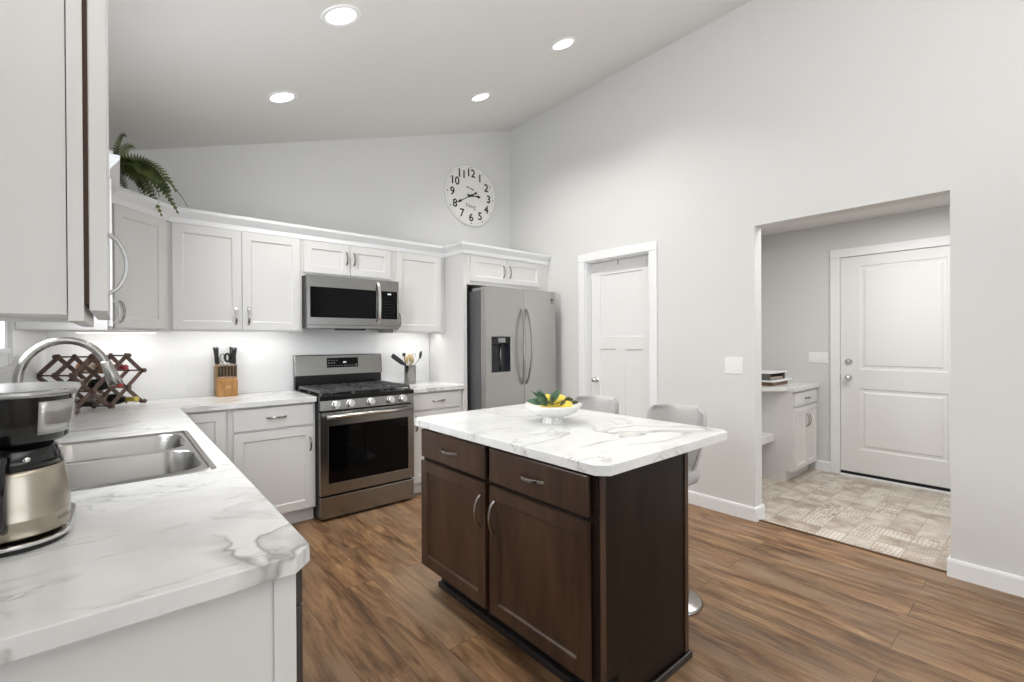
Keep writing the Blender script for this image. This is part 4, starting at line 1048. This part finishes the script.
obj('pour_lid', lathe(BM(), [(.040, .1822), (.036, .1850), (.002, .1860)], cb+Vector((.01, 0, 0)), 20), CHROME, cf, smooth=True)
hp = [cb+Vector((x, y, z)) for x, y, z in ((-.004, -.060, .165), (-.005, -.094, .172), (-.006, -.116, .155), (-.007, -.120, .10), (-.006, -.112, .04), (-.004, -.081, .024))]
obj('handle', tube(BM(), hp, [.010, .011, .011, .010, .010, .007], 12), BLACK, cf, smooth=True)
# faint maker's lettering near the carafe foot: five small strokes
bm = BM()
for i in range(9):
    a = -.62+i*.055; c_ = Vector((math.cos(a), math.sin(a), 0)); tt = Vector((-c_.y, c_.x, 0)); p0 = cb+c_*.0852+Vector((0, 0, .024))
    vs = [bm.verts.new(p0+tt*sx_*.0014+Vector((0, 0, sz_*.0035))+c_*.0003) for sx_, sz_ in ((-1, -1), (1, -1), (1, 1), (-1, 1))]; bm.faces.new(vs)
obj('lettering', bm, GREYINK, cf)

# ------------------------------------------------------------------ fern in planter on top of the cabinets
pc = Vector((-.120, 3.40, 2.215))
t = thing('potted_fern', 'green fern in a white planter on top of the corner cabinets', 'plant', tuple(pc))
bm = BM(); rg = []
for z, s in ((0, .82), (.14, 1.0), (.14, .9), (.11, .88)): rg.append([bm.verts.new(pc+Vector((x*s, y*s, z))) for x, y in rrect(-.11, .11, -.11, .11, .012, 3)])
k = len(rg[0])
for i in range(3):
    for j in range(k): bm.faces.new((rg[i][j], rg[i][(j+1) % k], rg[i+1][(j+1) % k], rg[i+1][j]))
bm.faces.new(rg[0]); bm.faces.new(rg[-1]); obj('planter', bm, CERAM, t)
def frond(base, d, ln, rise, droop, wmax, roll_):
    bm = BM(); d = Vector(d).normalized(); side0 = d.cross(Vector((0, 0, 1))).normalized(); n = 19; cen = []
    for i in range(n+1):
        q = i/n; cen.append(Vector(base)+d*ln*(q-.22*q*q)+Vector((0, 0, rise*math.sin(q*PI*.62)-droop*q**2)))
    tube(bm, cen, [.0020]*len(cen), 5)
    for i in range(2, n+1):
        q = i/n; w_ = wmax*min(1, q*5)*(1.02-q)**.75+.004
        tn = (cen[i]-cen[i-1]).normalized(); side = (side0-tn*side0.dot(tn)).normalized(); side = Matrix.Rotation(roll_, 3, tn) @ side
        for s in (-1, 1):
            dd = (side*s+tn*.30).normalized(); p0 = cen[i]; wl = (cen[i]-cen[i-1]).length*.62
            bend = tn.cross(side)*(-.12*w_)
            a = [p0-tn*wl*.7, p0+dd*w_*.45-tn*wl*.75+bend*.3, p0+dd*w_+bend, p0+dd*w_*.45+tn*wl*.5+bend*.3, p0+tn*wl*.5]
            bm.faces.new([bm.verts.new(x) for x in a])
    return bm
fb = pc+Vector((.08, .03, .10))
random.seed(5)
specs = []
for k in range(20):
    a = -.6+1.6*k/19+random.uniform(-.08, .08)
    specs.append((a, random.uniform(.28, .46), random.uniform(.04, .11), random.uniform(.12, .23), .054, random.uniform(-1.1, 1.1)))
for k in range(18):
    a = -.9+2.0*k/17+random.uniform(-.1, .1)
    specs.append((a, random.uniform(.14, .28), random.uniform(.0, .07), random.uniform(.06, .15), .054, random.uniform(-1.1, 1.1)))
for a, ln, rs in ((-.6, .09, .17), (.2, .12, .14), (2.4, .1, .12), (-2.2, .1, .1), (1.6, .14, .12)):
    specs.append((a, ln, rs, .0, .04, 1.2))
for a, ln, rs, dr_, wm, rl in specs:
    dx, dy = math.cos(a), math.sin(a)
    obj('frond', frond(fb+Vector((dx*.03, dy*.03, 0)), (dx, dy, 0), ln, rs, dr_, wm, rl), FERN, t)

# ------------------------------------------------------------------ wall clock
ck = Vector((2.933, YB, 2.892)); R = .330
t = thing('wall_clock', 'round white wall clock with black numerals above the refrigerator', 'clock', tuple(ck))
obj('case', lathe(BM(), [(R, .0), (R, .026), (R-.004, .032), (R-.010, .032), (R-.012, .022), (.002, .022)], ck, 72, (0, -1, 0)), CLOCKF, t)
def ckp(r, ang, d=.024): return ck+Vector((math.sin(ang)*r, -d, math.cos(ang)*r))
for h in range(1, 13):
    text_on('numeral', str(h), .118, ckp(.240, h*PI/6, .0225), (1, 0, 0), (0, -1, 0), INK, t, bold=.0026)
bm = BM()
for i in range(60):
    a = i*PI/30; r_d = .0072 if i % 5 == 0 else .0032; lathe(bm, [(r_d, 0), (r_d, .001)], ckp(.302, a, .0222), 8, (0, -1, 0))
obj('minute_dots', bm, INK, t)
def hand(ang, ln, tail, w_, d):
    bm = BM(); a = Vector((math.sin(ang), 0, math.cos(ang))); s = Vector((math.cos(ang), 0, -math.sin(ang)))
    prof = [(-tail, w_*.5), (-tail*.8, w_*1.2), (-tail*.55, w_*.35), (0, w_*.9), (ln*.3, w_*.35), (ln*.62, w_*.35), (ln*.78, w_*1.3), (ln, w_*.12)]
    top = [ck+a*h+s*x+Vector((0, -d, 0)) for h, x in prof]+[ck+a*h-s*x+Vector((0, -d, 0)) for h, x in prof[::-1]]
    T = [bm.verts.new(p) for p in top]; B = [bm.verts.new(p+Vector((0, .0015, 0))) for p in top]; bm.faces.new(T); bm.faces.new(B[::-1])
    for i in range(len(T)): j = (i+1) % len(T); bm.faces.new((T[i], B[i], B[j], T[j]))
    return bm
obj('minute_hand', hand(8*PI/6, .215, .085, .011, .030), INK, t)
obj('hour_hand', hand(2.95*PI/6, .125, .05, .013, .027), INK, t)
obj('center_cap', lathe(BM(), [(.010, .024), (.010, .032), (.002, .033)], ck, 16, (0, -1, 0)), INK, t)
text_on('script_mark', 'Nwg', .068, ck+Vector((-.005, -.0225, -.115)), (1, 0, 0), (0, -1, 0), GREYINK, t)
bm = tube(BM(), [ck+Vector((-.055, -.024, .085)), ck+Vector((-.02, -.024, .078)), ck+Vector((.03, -.024, .066))], [.008, .003, .008], 8); obj('small_ornament', bm, GREYINK, t)

# ------------------------------------------------------------------ recessed ceiling lights, and added lamps out of view
nx = Vector((.3284, 0, -1)).normalized()
places = [((.83, 2.225), 'recessed ceiling light nearest the camera, largest in view'), ((.81, 3.196), 'recessed ceiling light above the left upper cabinets'),
          ((2.404, 2.24), 'recessed ceiling light at upper right nearest the tall right wall'), ((2.369, 3.164), 'recessed ceiling light in front of the wall clock'),
          ((.83, .9), None), ((1.9, .9), None), ((.83, -1.0), None), ((1.9, -1.0), None)]
def downlight(x, y, label):
    p = Vector((x, y, zc(x)))
    if label:
        t = thing('ceiling_light', label, 'ceiling light', tuple(p), 'recessed ceiling lights')
        obj('trim_ring', lathe(BM(), [(.096, -.001), (.096, .004), (.090, .007), (.072, .005), (.068, -.001)], p, 40, nx, cap=False), TRIM, t, smooth=True)
        obj('lens', lathe(BM(), [(.069, .001), (.069, .003), (.002, .0035)], p, 32, nx), LAMP, t, smooth=True)
    l = bpy.data.lights.new('downlight', 'AREA'); l.shape = 'DISK'; l.size = .14; l.energy = 6.0 if label else 2.2; l.color = (1, .975, .945); l.spread = 2.0
    o = bpy.data.objects.new('downlight_lamp', l); C.objects.link(o); o.location = p+nx*.012; o.rotation_euler = nx.to_track_quat('-Z', 'Y').to_euler()
for (x, y), lb in places: downlight(x, y, lb)
lights_nook = area('entry_fill_light', (4.25, .55, 2.41), (0, 0, -1), .9, 1.4, 24, (1, .985, .96))  # added unseen fill to brighten the entry, no fixture
# under-cabinet strips
def strip(label, x0, x1, y0, y1, z, power):
    t = thing('led_light_strip', label, 'light strip', ((x0+x1)/2, (y0+y1)/2, z))
    obj('housing', bx(x0, x1, y0, y1, z-.004, z+.004), TRIM, t); obj('diffuser', bx(x0+.004, x1-.004, y0+.003, y1-.003, z-.006, z-.0041), LED, t)
    area('led_strip_lamp', ((x0+x1)/2, (y0+y1)/2, z-.009), (0, .25 if x1-x0 > .1 and y1-y0 < .1 else 0, -1), x1-x0, y1-y0, power, (1.0, .97, .93))
strip('led light strip under the cabinet above the knife block', .34, 1.06, 3.90, 3.93, ZU0+.013, 1.0)
strip('led light strip under the cabinet right of the microwave', 1.92, 2.36, 3.90, 3.93, ZU0+.013, .7)
strip('led light strip under the corner cabinet', -.20, .20, 3.93, 3.96, ZU0-.005, .75)
strip('led light strip under the cabinet nearest the camera', -.26, -.23, yn0+.05, yn1-.05, zb+.007, .4)

# ------------------------------------------------------------------ switches
def switch(xw, y0, y1, z0_, z1_, n, label):
    t = thing('light_switch', label, 'light switch', (xw, (y0+y1)/2, z0_))
    obj('cover_plate', bx(xw-.006, xw, y0, y1, z0_, z1_), PLATE, t, bevel=.002)
    for i in range(n):
        cy = y0+(y1-y0)*(i+.5)/n; obj('rocker', bx(xw-.010, xw-.0061, cy-.017, cy+.017, z0_+.026, z1_-.026), PLATE, t, bevel=.0015)
switch(XR, 1.483, 1.615, 1.060, 1.186, 2, 'white two-gang light switch on wall left of the entry opening')
switch(XN, 1.451, 1.620, 1.077, 1.186, 3, 'white three-gang light switch beside the entry door')

# ------------------------------------------------------------------ entry nook cabinet, bench and basket
nx0, nx1, ny = 4.690, XN-.001, 1.545
t = thing('entry_cabinet', 'small white cabinet with drawer beside the entry door', 'cabinet', ((nx0+nx1)/2, ny, 0))
obj('body', (lambda b: (box(b, nx0, nx1-.055, ny, YN-.001, .10, .835), box(b, nx0+.0, nx1-.055, ny+.06, YN-.001, 0, .0995), b)[2])(BM()), CABW, t)
Fk = Face((0, ny, 0), (1, 0, 0), (0, -1, 0))
dr = slabfront('drawer', Fk, nx0+.02, nx1-.075, .700, .815, CABW, t); pull(Fk, (nx0+nx1)/2-.03, .758, False, dr, Ln=.10)
mid = (nx0+nx1-.055)/2
for a0, a1, hx in ((nx0+.02, mid-.002, mid-.025), (mid+.002, nx1-.075, mid+.025)):
    d = shaker('door', Fk, a0, a1, .112, .680, CABW, t, rail=.045); pull(Fk, hx, .55, True, d)
bm = poly_prism(BM(), [(nx0-.01, ny-.028), (nx1-.035, ny-.028), (nx1-.001, ny+.0), (nx1-.001, YN-.001), (nx0-.35, YN-.001), (nx0-.35, ny+.31), (nx0-.01, ny+.05)], .836, .872)
solo('entry_worktop', bm, MARBLE, 'small marble-look worktop on the entry cabinet', 'countertop', bevel=.003)
solo('bench', bx(XR+TW+.001, nx0-.001, 1.700, YN-.001, .362, .430), CABW, 'white floating bench joined to the side of the entry cabinet', 'bench', bevel=.004)
tb = Vector((4.96, 1.84, .872))
t = thing('serving_tray', 'white tray with brown wooden base on the entry worktop', 'tray', tuple(tb))
obj('base', bx(tb.x-.25, tb.x+.13, tb.y-.12, tb.y+.12, tb.z, tb.z+.035), wood('dark_basket_wood', (84, 58, 40), (110, 78, 54), (130, 96, 68)), t, bevel=.003)
obj('tray_top', bx(tb.x-.27, tb.x+.19, tb.y-.14, tb.y+.14, tb.z+.0355, tb.z+.052), TRIM, t, bevel=.004)
t = thing('wire_paper_tray', 'grey paper organiser with white top standing on the tray', 'organiser', (tb.x-.08, tb.y, tb.z+.052))
bm = BM(); X0, X1, Y0, Y1, Z0, Z1 = tb.x-.26, tb.x+.115, tb.y-.10, tb.y+.10, tb.z+.0525, tb.z+.115
box(bm, X0, X1, Y0, Y1, Z0, Z0+.006); box(bm, X1-.012, X1, Y0, Y1, Z0+.006, Z1); box(bm, X0, X1-.012, Y1-.01, Y1, Z0+.006, Z1); box(bm, X0, X0+.012, Y0, Y1-.01, Z0+.006, Z1)
obj('frame', bm, mat('dark_wire_grey', (92, 92, 90), .4), t); obj('papers', bx(X0+.02, X1-.03, Y0+.01, Y1-.02, Z0+.006, Z0+.025), mat('kraft_paper', (176, 164, 150), .7), t)
obj('top_shelf', bx(X0-.005, X1+.03, Y0-.01, Y1+.005, Z1, Z1+.012), TRIM, t, bevel=.002)
